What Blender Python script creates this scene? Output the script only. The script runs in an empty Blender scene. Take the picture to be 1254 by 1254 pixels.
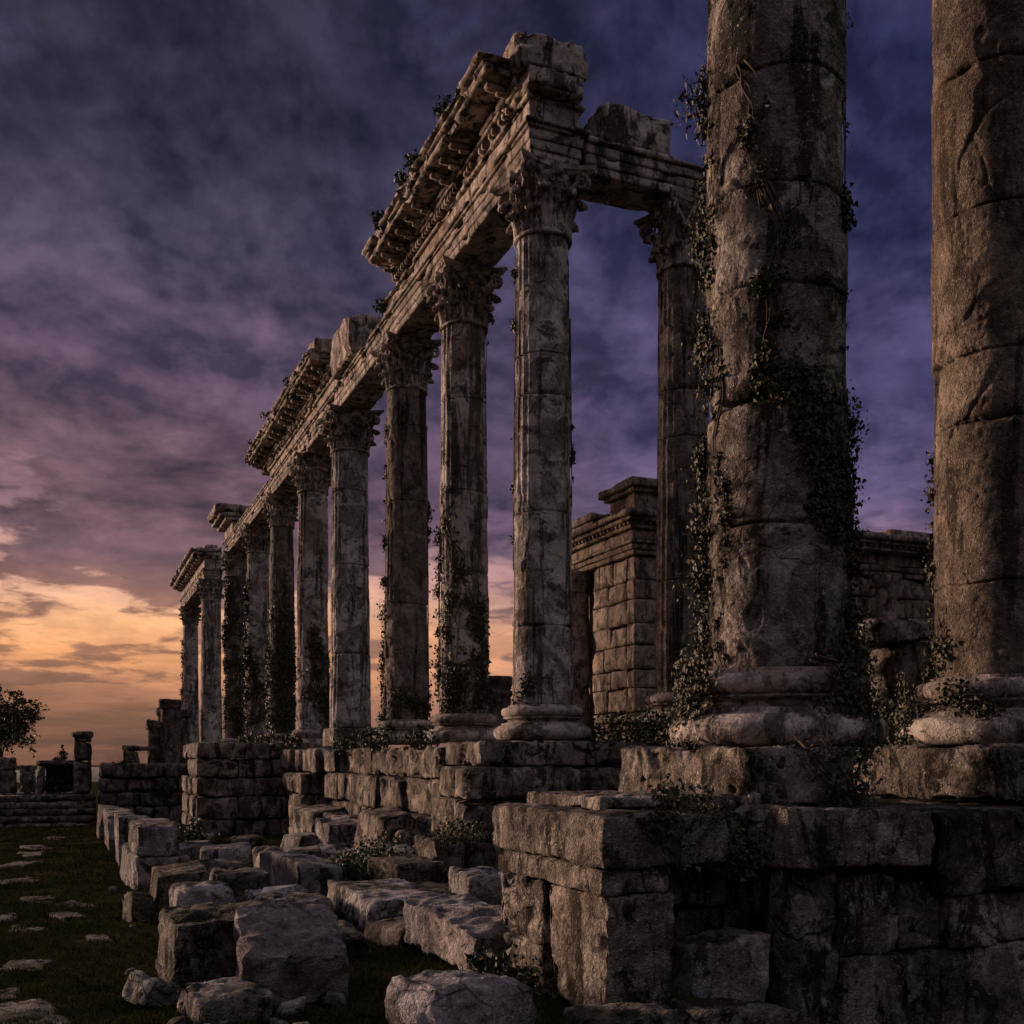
import bpy, math, random
import numpy as np
from mathutils import Vector, Matrix
R = math.radians
scene = bpy.context.scene
COL = scene.collection
random.seed(7)
RNG = np.random.default_rng(11)

# ------------------------------------------------------------------ noise
def _h(ix, iy, iz, seed):
    n = (ix * 374761393 + iy * 668265263 + iz * 2147483647 * 3 + seed * 974711) & 0xFFFFFFFF
    n = ((n ^ (n >> 13)) * 1274126177) & 0xFFFFFFFF
    n = ((n ^ (n >> 15)) * 2246822519) & 0xFFFFFFFF
    return ((n ^ (n >> 16)) & 0xFFFFFF) / float(0xFFFFFF) * 2 - 1
def vnoise(P, seed=0):
    P = np.asarray(P, float)
    I = np.floor(P).astype(np.int64); F = P - I
    U = F * F * F * (F * (F * 6 - 15) + 10)
    x, y, z = I[:, 0], I[:, 1], I[:, 2]; u, v, w = U[:, 0], U[:, 1], U[:, 2]
    def L(a, b, t): return a + (b - a) * t
    return L(L(L(_h(x, y, z, seed), _h(x+1, y, z, seed), u), L(_h(x, y+1, z, seed), _h(x+1, y+1, z, seed), u), v),
             L(L(_h(x, y, z+1, seed), _h(x+1, y, z+1, seed), u), L(_h(x, y+1, z+1, seed), _h(x+1, y+1, z+1, seed), u), v), w)
_q = Matrix.Rotation(.9, 3, Vector((.5, .7, .4)).normalized()); ROT = np.array(_q)
def fbm(P, f=1.0, o=4, seed=0, ridge=False):
    P = np.asarray(P, float) @ ROT; s = np.zeros(len(P)); a = 1.0; tot = 0
    for k in range(o):
        n = vnoise(P * f + 17.3 * k, seed + k)
        if ridge: n = 1 - 2 * np.abs(n)
        s += a * n; tot += a; a *= .5; f *= 2.03; P = P @ ROT
    return s / tot
def sstep(a, b, x):
    t = np.clip((x - a) / (b - a), 0, 1); return t * t * (3 - 2 * t)

# ------------------------------------------------------------------ mesh helpers
def merge(parts):
    V = []; F = []; n = 0
    for v, f in parts:
        V.append(np.asarray(v, float)); F += [tuple(int(i) + n for i in q) for q in f]; n += len(v)
    return np.concatenate(V), F
def mesh_of(name, VF, mat, smooth=True, sharp=None):
    V, F = VF
    me = bpy.data.meshes.new(name); me.from_pydata([tuple(v) for v in V], [], F); me.update()
    if smooth: me.polygons.foreach_set('use_smooth', [True] * len(me.polygons))
    if sharp is not None:
        try: me.set_sharp_from_angle(angle=R(sharp))
        except Exception: pass
    if mat: me.materials.append(mat)
    return me
def obj(name, VF, mat, parent=None, smooth=True, sharp=None, origin=None):
    """world-space geometry -> one mesh object, origin at the bottom centre of its bounds"""
    V = np.asarray(VF[0], float)
    if origin is None:
        lo, hi = V.min(0), V.max(0); origin = np.array([(lo[0]+hi[0])/2, (lo[1]+hi[1])/2, lo[2]])
    origin = np.asarray(origin, float)
    me = mesh_of(name, (V - origin, VF[1]), mat, smooth, sharp)
    o = bpy.data.objects.new(name, me); COL.objects.link(o)
    base = np.zeros(3)
    if parent is not None:
        o.parent = parent; q = parent
        while q is not None: base += np.array(q.location); q = q.parent
    o.location = origin - base
    return o
def local(name, me, parent, loc=(0, 0, 0), rot=(0, 0, 0), sc=(1, 1, 1)):
    o = bpy.data.objects.new(name, me); COL.objects.link(o); o.parent = parent
    o.location = loc; o.rotation_euler = rot; o.scale = sc; return o
def empty(name, loc, rz=0):
    o = bpy.data.objects.new(name, None); COL.objects.link(o); o.location = loc
    o.rotation_euler = (0, 0, rz); o.empty_display_size = .3; return o
def tag(o, label=None, cat=None, group=None, kind=None):
    if label: o['label'] = label
    if cat: o['category'] = cat
    if group: o['group'] = group
    if kind or cat: o['kind'] = kind or 'thing'
    return o
def copy_tree(o, parent=None):
    c = o.copy(); COL.objects.link(c); c.parent = parent
    for ch in list(o.children): copy_tree(ch, c)
    return c

_lat = {}
def lattice(nx, ny, nz):
    key = (nx, ny, nz)
    if key in _lat: return _lat[key]
    idx = {}; pts = []; F = []
    def g(i, j, k):
        t = (i, j, k)
        if t not in idx: idx[t] = len(pts); pts.append(t)
        return idx[t]
    for i in range(nx):
        for j in range(ny):
            F.append((g(i, j, 0), g(i, j+1, 0), g(i+1, j+1, 0), g(i+1, j, 0)))
            F.append((g(i, j, nz), g(i+1, j, nz), g(i+1, j+1, nz), g(i, j+1, nz)))
    for i in range(nx):
        for k in range(nz):
            F.append((g(i, 0, k), g(i+1, 0, k), g(i+1, 0, k+1), g(i, 0, k+1)))
            F.append((g(i, ny, k), g(i, ny, k+1), g(i+1, ny, k+1), g(i+1, ny, k)))
    for j in range(ny):
        for k in range(nz):
            F.append((g(0, j, k), g(0, j, k+1), g(0, j+1, k+1), g(0, j+1, k)))
            F.append((g(nx, j, k), g(nx, j+1, k), g(nx, j+1, k+1), g(nx, j, k+1)))
    _lat[key] = (np.array(pts, float) / np.array([nx, ny, nz]), F); return _lat[key]
def block(x0, x1, y0, y1, z0, z1, res=.06, r=.03, amp=.012, chip=.05, seed=0, f=3.0, skew=0.0, rotz=0, tilt=(0, 0), boulder=0, cuts=0, cutd=.25, ridge=1.0, chipo=.1):
    """weathered stone block: rounded, chipped along its edges, pitted"""
    S = np.array([x1-x0, y1-y0, z1-z0]); C = np.array([(x0+x1)/2, (y0+y1)/2, (z0+z1)/2]); H = S / 2
    n = [max(2, min(150, int(math.ceil(s / res)))) for s in S]
    U, F = lattice(*n); U = U * 2 - 1
    for a in range(3):   # crowd rows of vertices near the edges
        if n[a] >= 4: U[:, a] = np.sign(U[:, a]) * np.abs(U[:, a]) ** .82
    P = U * H
    Q = P + C + seed * 3.71
    rr = min(r, .45 * S.min())
    nz_ = fbm(Q, f * .8, 2, seed)
    rv = np.clip(rr * (1 + .9 * nz_), .004, .48 * S.min())[:, None]
    inner = np.clip(P, -(H - rv), H - rv)
    D = P - inner; L = np.linalg.norm(D, axis=1, keepdims=True); D = np.where(L > 1e-9, D / np.maximum(L, 1e-9), 0)
    out = inner + D * rv
    if boulder:
        e = np.linalg.norm(P / H, axis=1, keepdims=True); out = out * (1 - boulder) + boulder * (P / np.maximum(e, .3)) * .98
    a = np.sort(np.abs(P / H), axis=1); edge = a[:, 1] ** 8
    oc = lambda fr: int(np.clip(math.log2(max(1.01, 1 / (2.6 * res * fr))) + 1, 1, 4))
    n1 = fbm(Q, f, oc(f), seed + 5); n2 = fbm(Q + 9.1, f * .7, min(3, oc(f * .7)), seed + 9)
    fr_ = min(f * 2.3, .35 / res)
    d = amp * n1 + amp * .8 * fbm(Q, fr_, oc(fr_), seed + 31, True) * ridge - amp * .3 - chip * edge * np.clip(n2 + chipo, 0, 1) - chip * .5 * sstep(.28, .5, n2)
    out = out + D * d[:, None]
    if cuts:
        rc = np.random.default_rng(seed + 55); nn = fbm(Q, 6.0, 3, seed + 60)
        for _ in range(cuts):
            v = rc.choice([-1, 1], 3) * rc.uniform(.05, 1, 3); v[2] = abs(v[2]) if rc.random() < .75 else v[2]; v /= np.linalg.norm(v)
            lim = (np.abs(v) * H).sum(); m_ = H.min()
            dd = out @ v - (lim - rc.uniform(.25, 1) * cutd * m_ * 1.6) - nn * .03 * min(1, m_ * 4)
            out = out - v * np.maximum(dd, 0)[:, None] * .93
    if skew:
        rs = np.random.default_rng(seed + 77); k = rs.uniform(-skew, skew, 6)
        t = out / H
        out[:, 0] += k[0] * S[0] * t[:, 2] * .5 + k[1] * S[0] * t[:, 1] * .3
        out[:, 1] += k[2] * S[1] * t[:, 2] * .5
        out[:, 2] += (k[3] * t[:, 0] + k[4] * t[:, 1]) * S[2] * .5 * (t[:, 2] > -.5)
    if tilt != (0, 0):
        M = np.array(Matrix.Rotation(R(tilt[0]), 3, 'X') @ Matrix.Rotation(R(tilt[1]), 3, 'Y')); out = out @ M.T
    if rotz:
        M = np.array(Matrix.Rotation(R(rotz), 3, 'Z')); out = out @ M.T
    return out + C, F
def lathe(prof, n=64, center=(0, 0, 0), amp=.0, f=4, seed=0, cap=True, ang=(0, 2*math.pi)):
    prof = np.array(prof, float); m = len(prof)
    th = np.linspace(ang[0], ang[1], n, endpoint=False)
    rr, T = np.meshgrid(prof[:, 0], th, indexing='ij'); zz = np.repeat(prof[:, 1][:, None], n, 1)
    V = np.stack([rr * np.cos(T), rr * np.sin(T), zz], -1).reshape(-1, 3)
    if amp:
        d = amp * fbm(V + np.array(center) + seed, f, 4, seed) - amp * 2.2 * sstep(.2, .5, fbm(V + seed * 2.2 + np.array(center), f * .45, 3, seed + 4))
        N = V.copy(); N[:, 2] = 0; N /= np.maximum(np.linalg.norm(N, axis=1, keepdims=True), 1e-6)
        V = V + N * d[:, None]; V[:, 2] += amp * .4 * fbm(V + 5, f, 2, seed + 8)
    F = [(i*n+j, i*n+(j+1) % n, (i+1)*n+(j+1) % n, (i+1)*n+j) for i in range(m-1) for j in range(n)]
    if cap:
        F.append(tuple(range(n-1, -1, -1))); F.append(tuple((m-1)*n+j for j in range(n)))
    return V + np.array(center), F
def dense(prof, step=.02):
    out = []
    for a, b in zip(prof[:-1], prof[1:]):
        a = np.array(a); b = np.array(b); k = max(1, int(np.linalg.norm(b-a) / step))
        out += [tuple(a + (b-a) * i / k) for i in range(k)]
    return out + [tuple(prof[-1])]
def tube(path, rad, n=6):
    P = np.array(path, float); m = len(P); rad = np.broadcast_to(np.asarray(rad, float), (m,))
    T = np.gradient(P, axis=0); T /= np.maximum(np.linalg.norm(T, axis=1, keepdims=True), 1e-9)
    V = []
    for p, t, r in zip(P, T, rad):
        up = np.array([0, 0, 1.]) if abs(t[2]) < .9 else np.array([1., 0, 0])
        a = np.cross(t, up); a /= np.linalg.norm(a); b = np.cross(t, a)
        for j in range(n):
            th = 2*math.pi*j/n; V.append(p + r*(math.cos(th)*a + math.sin(th)*b))
    F = [(i*n+j, i*n+(j+1) % n, (i+1)*n+(j+1) % n, (i+1)*n+j) for i in range(m-1) for j in range(n)]
    F.append(tuple(range(n-1, -1, -1))); F.append(tuple((m-1)*n+j for j in range(n)))
    return np.array(V), F
def leaves(P, size, rng, normals=None, fold=.35, droop=.5):
    """many small folded lobed leaves (six faces of ivy outline each)"""
    n = len(P)
    N = rng.normal(size=(n, 3)) if normals is None else normals + rng.normal(size=(n, 3)) * .55
    N /= np.linalg.norm(N, axis=1, keepdims=True)
    d = rng.normal(size=(n, 3)) * .8 + np.array([0, 0, -droop]); d -= (d * N).sum(1, keepdims=True) * N
    d /= np.maximum(np.linalg.norm(d, axis=1, keepdims=True), 1e-6)
    s = np.cross(N, d); sz = (size * (.45 + 1.05 * rng.random(n) ** 1.4))[:, None]
    b = P; tip = P + d * sz
    l1 = P + (d * .12 - s * .48 + N * fold * .4) * sz; l2 = P + (d * .52 - s * .3 + N * fold * .25) * sz
    r1 = P + (d * .12 + s * .48 + N * fold * .4) * sz; r2 = P + (d * .52 + s * .3 + N * fold * .25) * sz
    V = np.stack([b, l1, l2, tip, r2, r1], 1).reshape(-1, 3)
    F = []
    for i in range(n):
        k = i * 6; F += [(k, k+3, k+2, k+1), (k, k+5, k+4, k+3)]
    return V, F

# ------------------------------------------------------------------ materials
def srgb(r, g, b):
    f = lambda c: (c/255/12.92) if c/255 <= .04045 else ((c/255+.055)/1.055)**2.4
    return (f(r), f(g), f(b), 1)
class NT:
    def __init__(s, nt): s.nt = nt; s.L = nt.links
    def n(s, t, **kw):
        x = s.nt.nodes.new(t)
        for k, v in kw.items(): setattr(x, k, v)
        return x
    def put(s, sock, v):
        if hasattr(v, 'links') or hasattr(v, 'is_linked'): s.L.new(v, sock)
        else: sock.default_value = v
    def math(s, op, a, b=0.0, c=0.0, clamp=False):
        m = s.n('ShaderNodeMath', operation=op, use_clamp=clamp)
        s.put(m.inputs[0], a); s.put(m.inputs[1], b); s.put(m.inputs[2], c); return m.outputs[0]
    def mix(s, f, a, b, mode='MIX'):
        m = s.n('ShaderNodeMix', data_type='RGBA', blend_type=mode)
        s.put(m.inputs[0], f); s.put(m.inputs[6], a); s.put(m.inputs[7], b); return m.outputs[2]
    def ramp(s, f, stops, interp='LINEAR'):
        r = s.n('ShaderNodeValToRGB'); r.color_ramp.interpolation = interp; e = r.color_ramp.elements
        while len(e) < len(stops): e.new(.5)
        for q, (p, c) in zip(e, stops):
            q.position = p; q.color = c if len(c) == 4 else (*c, 1)
        s.put(r.inputs[0], f); return r.outputs[0]
    def rng(s, v, a, b, c=0., d=1., smooth=True):
        m = s.n('ShaderNodeMapRange', interpolation_type='SMOOTHSTEP' if smooth else 'LINEAR')
        for i, q in enumerate((v, a, b, c, d)): s.put(m.inputs[i], q)
        return m.outputs[0]
    def noise(s, vec, scale, detail=6, rough=.55, dist=0., out=0):
        m = s.n('ShaderNodeTexNoise'); s.put(m.inputs['Vector'], vec)
        m.inputs['Scale'].default_value = scale; m.inputs['Detail'].default_value = detail
        m.inputs['Roughness'].default_value = rough; m.inputs['Distortion'].default_value = dist
        return m.outputs[out]
    def vor(s, vec, scale, feature='DISTANCE_TO_EDGE'):
        m = s.n('ShaderNodeTexVoronoi', feature=feature); s.put(m.inputs['Vector'], vec)
        m.inputs['Scale'].default_value = scale; return m.outputs[0]
    def vmath(s, op, a, b):
        m = s.n('ShaderNodeVectorMath', operation=op); s.put(m.inputs[0], a)
        if op == 'SCALE': s.put(m.inputs['Scale'], b)
        else: s.put(m.inputs[1], b)
        return m.outputs[0]
def new_mat(name):
    m = bpy.data.materials.new(name); m.use_nodes = True; m.node_tree.nodes.clear()
    t = NT(m.node_tree); out = t.n('ShaderNodeOutputMaterial'); b = t.n('ShaderNodeBsdfPrincipled')
    m.node_tree.links.new(b.outputs[0], out.inputs[0]); return m, t, b
def stone(name, light, mid, dark, stain=.6, streak=.35, moss=0., crack=1.0, scale=1.0, bump=.8, lichen=.5, rough=.92, fineness=1.0, blot=None):
    blot = stain if blot is None else blot
    m, t, b = new_mat(name)
    tc = t.n('ShaderNodeTexCoord'); oi = t.n('ShaderNodeObjectInfo'); ge = t.n('ShaderNodeNewGeometry')
    off = t.n('ShaderNodeCombineXYZ')
    for i, k in enumerate((37.1, 53.7, 71.9)): t.put(off.inputs[i], t.math('MULTIPLY', oi.outputs['Random'], k))
    p = t.vmath('ADD', tc.outputs['Object'], off.outputs[0])
    ps = t.vmath('SCALE', p, scale)
    big = t.noise(ps, 1.9, 7, .68, .7)
    c = t.mix(t.rng(big, .46, .55), (*mid, 1), (*light, 1))
    lo = t.noise(ps, .55, 3, .5); c = t.mix(t.rng(lo, .35, .65, .45, 0), c, t.mix(.5, c, (mid[0]*.5, mid[1]*.48, mid[2]*.48, 1)))
    # mottled grain of the stone
    g = t.noise(ps, 11, 6, .75, .8); c = t.mix(t.rng(g, .32, .6, .6, 0), c, t.mix(.55, c, (.018, .015, .013, 1)))
    g2 = t.noise(ps, 48, 3, .7); c = t.mix(t.rng(g2, .38, .62, .3, 0), c, (.02, .017, .015, 1))
    # streaks of black crust that ran down the face
    st = t.vmath('MULTIPLY', ps, (2.4, 2.4, streak)); sn = t.noise(st, 1.5, 7, .68, .5)
    c = t.mix(t.math('MULTIPLY', t.rng(sn, .52, .585), stain), c, (*dark, 1))
    bl = t.noise(ps, 2.4, 8, .72, .8); c = t.mix(t.math('MULTIPLY', t.rng(bl, .545, .585), blot * .95), c, (dark[0]*1.2, dark[1]*1.1, dark[2], 1))
    sk = t.noise(ps, 21, 4, .75, .4); c = t.mix(t.math('MULTIPLY', t.rng(sk, .56, .64), t.math('MULTIPLY', t.rng(big, .58, .44), .8)), c, (*dark, 1))
    # brownish iron stain and pale lichen
    br = t.noise(ps, .8, 4, .6); c = t.mix(t.rng(br, .5, .7, 0, .4), c, (mid[0]*.72, mid[1]*.56, mid[2]*.40, 1))
    li = t.noise(ps, 19, 5, .78, 1.2); c = t.mix(t.math('MULTIPLY', t.rng(li, .57, .64), lichen), c, (.47, .43, .38, 1))
    # cracks
    wv = t.noise(ps, 3.0, 2, .6, 0, 1); warp = t.vmath('ADD', ps, t.vmath('SCALE', wv, .4))
    e1 = t.vor(warp, 1.15); cr = t.rng(e1, .002, .016, 1, 0)
    gate = t.rng(t.noise(ps, .9, 1), .48, .6); crk = t.math('MULTIPLY', t.math('MULTIPLY', cr, gate), crack)
    c = t.mix(t.math('MULTIPLY', crk, .85), c, (.012, .01, .009, 1))
    pv = t.vor(warp, 7.0, 'F1'); pit = t.math('MULTIPLY', t.rng(pv, .1, .28, 1, 0), t.rng(t.noise(ps, 2.1, 1), .48, .6))
    c = t.mix(t.math('MULTIPLY', pit, .6), c, (.018, .015, .013, 1))
    if moss:
        sx = t.n('ShaderNodeSeparateXYZ'); t.put(sx.inputs[0], ge.outputs['Normal'])
        mo = t.math('MULTIPLY', t.rng(t.noise(ps, 2.3, 7, .72, .4), .48, .6), t.rng(sx.outputs[2], -.35, .6, .3, 1))
        c = t.mix(t.math('MULTIPLY', mo, moss), c, t.mix(g, (.010, .013, .005, 1), (.04, .042, .017, 1)))
    t.put(b.inputs['Base Color'], c); b.inputs['Roughness'].default_value = rough; b.inputs['Specular IOR Level'].default_value = .12
    # relief: tooled, worm-eaten surface
    wr = t.noise(ps, 6 * fineness, 4, .6, 1.2); rd = t.math('POWER', t.math('ABSOLUTE', t.math('SUBTRACT', t.noise(ps, 15 * fineness, 3, .55, 1.6), .5)), .7)
    fine = t.noise(ps, 52 * fineness, 2, .6)
    sm = t.rng(t.noise(ps, 1.7, 2), .42, .58, .25, 1.15)
    h = t.math('ADD', t.math('MULTIPLY', wr, .9), t.math('MULTIPLY', sm, t.math('ADD', t.math('MULTIPLY', fine, .14), t.math('MULTIPLY', rd, 1.35))))
    h = t.math('SUBTRACT', h, t.math('MULTIPLY', crk, .5)); h = t.math('SUBTRACT', h, t.math('MULTIPLY', pit, .3))
    bm = t.n('ShaderNodeBump'); bm.inputs['Strength'].default_value = bump; bm.inputs['Distance'].default_value = .07 / scale
    t.put(bm.inputs['Height'], h); t.put(b.inputs['Normal'], bm.outputs[0])
    return m
def leafmat(name, a, bcol, ccol):
    m, t, b = new_mat(name)
    tc = t.n('ShaderNodeTexCoord'); n = t.noise(tc.outputs['Object'], 5, 4); n2 = t.noise(tc.outputs['Object'], 31, 3)
    c = t.mix(t.rng(n, .38, .62), (*a, 1), (*bcol, 1)); c = t.mix(t.rng(n2, .54, .66), c, (*ccol, 1))
    t.put(b.inputs['Base Color'], c); b.inputs['Roughness'].default_value = .6; b.inputs['Specular IOR Level'].default_value = .3
    return m
M = {}
M['column'] = stone('column_stone', (.68, .63, .59), (.31, .28, .26), (.032, .028, .025), stain=.85, streak=.22, crack=.5, bump=.7, blot=.85)
M['dark_column'] = stone('stained_column_stone', (.36, .31, .28), (.19, .16, .14), (.022, .02, .018), stain=.95, streak=.16, crack=.5, bump=.75, blot=.6)
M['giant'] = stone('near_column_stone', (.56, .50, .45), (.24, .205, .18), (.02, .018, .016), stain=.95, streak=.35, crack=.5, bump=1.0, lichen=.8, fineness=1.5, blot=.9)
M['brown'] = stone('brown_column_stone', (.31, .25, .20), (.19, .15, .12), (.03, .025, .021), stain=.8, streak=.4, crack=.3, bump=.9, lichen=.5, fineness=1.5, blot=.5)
M['entab'] = stone('entablature_stone', (.66, .58, .52), (.34, .29, .26), (.026, .023, .021), stain=.9, streak=.5, crack=.2, bump=.4, fineness=2.2)
M['carved'] = stone('carved_stone', (.62, .55, .50), (.28, .24, .21), (.026, .023, .021), stain=.8, streak=.7, crack=.0, bump=.4)
M['ashlar'] = stone('ashlar_stone', (.54, .475, .42), (.22, .188, .162), (.02, .018, .016), stain=.95, streak=.8, moss=.5, crack=.7, bump=1.0, fineness=1.5, lichen=.75)
M['block'] = stone('fallen_stone', (.62, .59, .60), (.29, .265, .26), (.022, .02, .02), stain=.9, streak=.9, moss=.5, crack=.6, bump=1.0, fineness=1.5, lichen=.8)
M['pale'] = stone('pale_fallen_stone', (.66, .63, .66), (.38, .35, .355), (.03, .028, .028), stain=.55, streak=.9, moss=.25, crack=.6, bump=1.0, fineness=1.6, lichen=.9, blot=.35)
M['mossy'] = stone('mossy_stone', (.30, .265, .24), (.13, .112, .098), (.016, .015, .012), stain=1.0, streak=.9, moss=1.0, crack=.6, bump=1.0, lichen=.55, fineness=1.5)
M['flag'] = stone('flagstone', (.26, .24, .23), (.10, .09, .082), (.018, .016, .013), stain=.95, streak=1.0, moss=1.0, bump=.9, lichen=.5)
M['temple'] = stone('temple_stone', (.52, .43, .355), (.27, .22, .18), (.03, .026, .023), stain=.8, streak=.5, moss=.0, crack=.3, bump=.7)
M['far'] = stone('far_stone', (.30, .26, .23), (.13, .11, .098), (.02, .018, .016), stain=.9, streak=.7, moss=.3, bump=.9)
M['ivy'] = leafmat('ivy_leaf', (.018, .024, .010), (.045, .045, .018), (.11, .075, .035))
M['bush'] = leafmat('bush_leaf', (.014, .022, .008), (.04, .048, .016), (.07, .06, .025))
M['tree'] = leafmat('tree_leaf', (.03, .035, .014), (.05, .052, .02), (.08, .065, .03))
m_, t_, b_ = new_mat('bark'); tc_ = t_.n('ShaderNodeTexCoord')
t_.put(b_.inputs['Base Color'], t_.mix(t_.noise(tc_.outputs['Object'], 20, 5), (.03, .022, .016, 1), (.09, .068, .05, 1))); b_.inputs['Roughness'].default_value = .9
M['bark'] = m_
m_, t_, b_ = new_mat('grass_blade'); tc_ = t_.n('ShaderNodeTexCoord')
gn = t_.noise(tc_.outputs['Object'], 1.3, 5); gn2 = t_.noise(tc_.outputs['Object'], 60, 2)
c_ = t_.mix(t_.rng(gn, .35, .65), (.022, .030, .009, 1), (.050, .050, .018, 1)); c_ = t_.mix(t_.rng(gn2, .6, .7), c_, (.085, .07, .035, 1))
t_.put(b_.inputs['Base Color'], c_); b_.inputs['Roughness'].default_value = .8; b_.inputs['Specular IOR Level'].default_value = .0
M['grass'] = m_
m_, t_, b_ = new_mat('earth_and_turf'); tc_ = t_.n('ShaderNodeTexCoord'); P_ = tc_.outputs['Object']
n1 = t_.noise(P_, .7, 8, .65); n2 = t_.noise(P_, 6, 8, .7); n3 = t_.noise(P_, 28, 6, .7)
c_ = t_.mix(t_.rng(n1, .42, .6), (.022, .026, .010, 1), (.045, .038, .023, 1))
c_ = t_.mix(t_.rng(n2, .5, .7, 0, .7), c_, (.012, .012, .007, 1)); c_ = t_.mix(t_.rng(n3, .62, .7, 0, .6), c_, (.07, .06, .048, 1))
t_.put(b_.inputs['Base Color'], c_); b_.inputs['Roughness'].default_value = .95; b_.inputs['Specular IOR Level'].default_value = .0
bm_ = t_.n('ShaderNodeBump'); bm_.inputs['Distance'].default_value = .08; bm_.inputs['Strength'].default_value = .9
t_.put(bm_.inputs['Height'], t_.math('ADD', n2, t_.math('MULTIPLY', n3, .4))); t_.put(b_.inputs['Normal'], bm_.outputs[0])
M['earth'] = m_
m_, t_, b_ = new_mat('far_hills'); tc_ = t_.n('ShaderNodeTexCoord')
t_.put(b_.inputs['Base Color'], t_.mix(t_.noise(tc_.outputs['Object'], .01, 6), (.05, .06, .05, 1), (.08, .085, .08, 1))); b_.inputs['Roughness'].default_value = 1
M['hill'] = m_

# ------------------------------------------------------------------ ground (eye height is z = 0)
def gz(x, y):
    x = np.asarray(x, float); y = np.asarray(y, float)
    z = -1.5 - .034 * np.clip(y - 6, 0, 44)
    z = z - .7 * sstep(3.6, 4.3, x) * sstep(6.2, 5.0, y)
    r = np.hypot(x - 4, y - 18)
    return z - 58 * sstep(75, 420, r)
ax = np.concatenate([-np.geomspace(6000, 12, 26), np.linspace(-9, -4, 12), np.arange(-3.6, 7.2, .13), np.linspace(7.6, 40, 22), np.geomspace(46, 6000, 24)])
ay = np.concatenate([-np.geomspace(6000, 6, 20), np.linspace(-4, 3.4, 10), np.arange(3.8, 20, .14), np.linspace(20.3, 60, 70), np.geomspace(63, 7000, 30)])
X, Y = np.meshgrid(ax, ay, indexing='ij'); V = np.stack([X.ravel(), Y.ravel(), gz(X, Y).ravel()], 1)
near = sstep(90, 50, np.hypot(V[:, 0] - 2, V[:, 1] - 15))
V[:, 2] += near * (.05 * fbm(V * [1, 1, 0], .9, 3, 3) + .03 * fbm(V * [1, 1, 0], 3.5, 3, 5)) - .02 * near
ny = len(ay)
obj('ground', (V, [(i*ny+j, (i+1)*ny+j, (i+1)*ny+j+1, i*ny+j+1) for i in range(len(ax)-1) for j in range(ny-1)]), M['earth'], origin=(0, 0, 0))['kind'] = 'structure'
# far ridge seen over the plain
hx = np.linspace(-1500, 900, 120); hy = np.linspace(2600, 3600, 12)
X, Y = np.meshgrid(hx, hy, indexing='ij'); V = np.stack([X.ravel(), Y.ravel(), np.zeros(X.size)], 1)
prof = np.sin(np.clip((Y.ravel() - 2600) / 1000, 0, 1) * math.pi)
V[:, 2] = -62 + prof * (26 + 16 * fbm(V, .003, 4, 21))
obj('hills', (V, [(i*12+j, (i+1)*12+j, (i+1)*12+j+1, i*12+j+1) for i in range(119) for j in range(11)]), M['hill'])['kind'] = 'structure'

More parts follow.
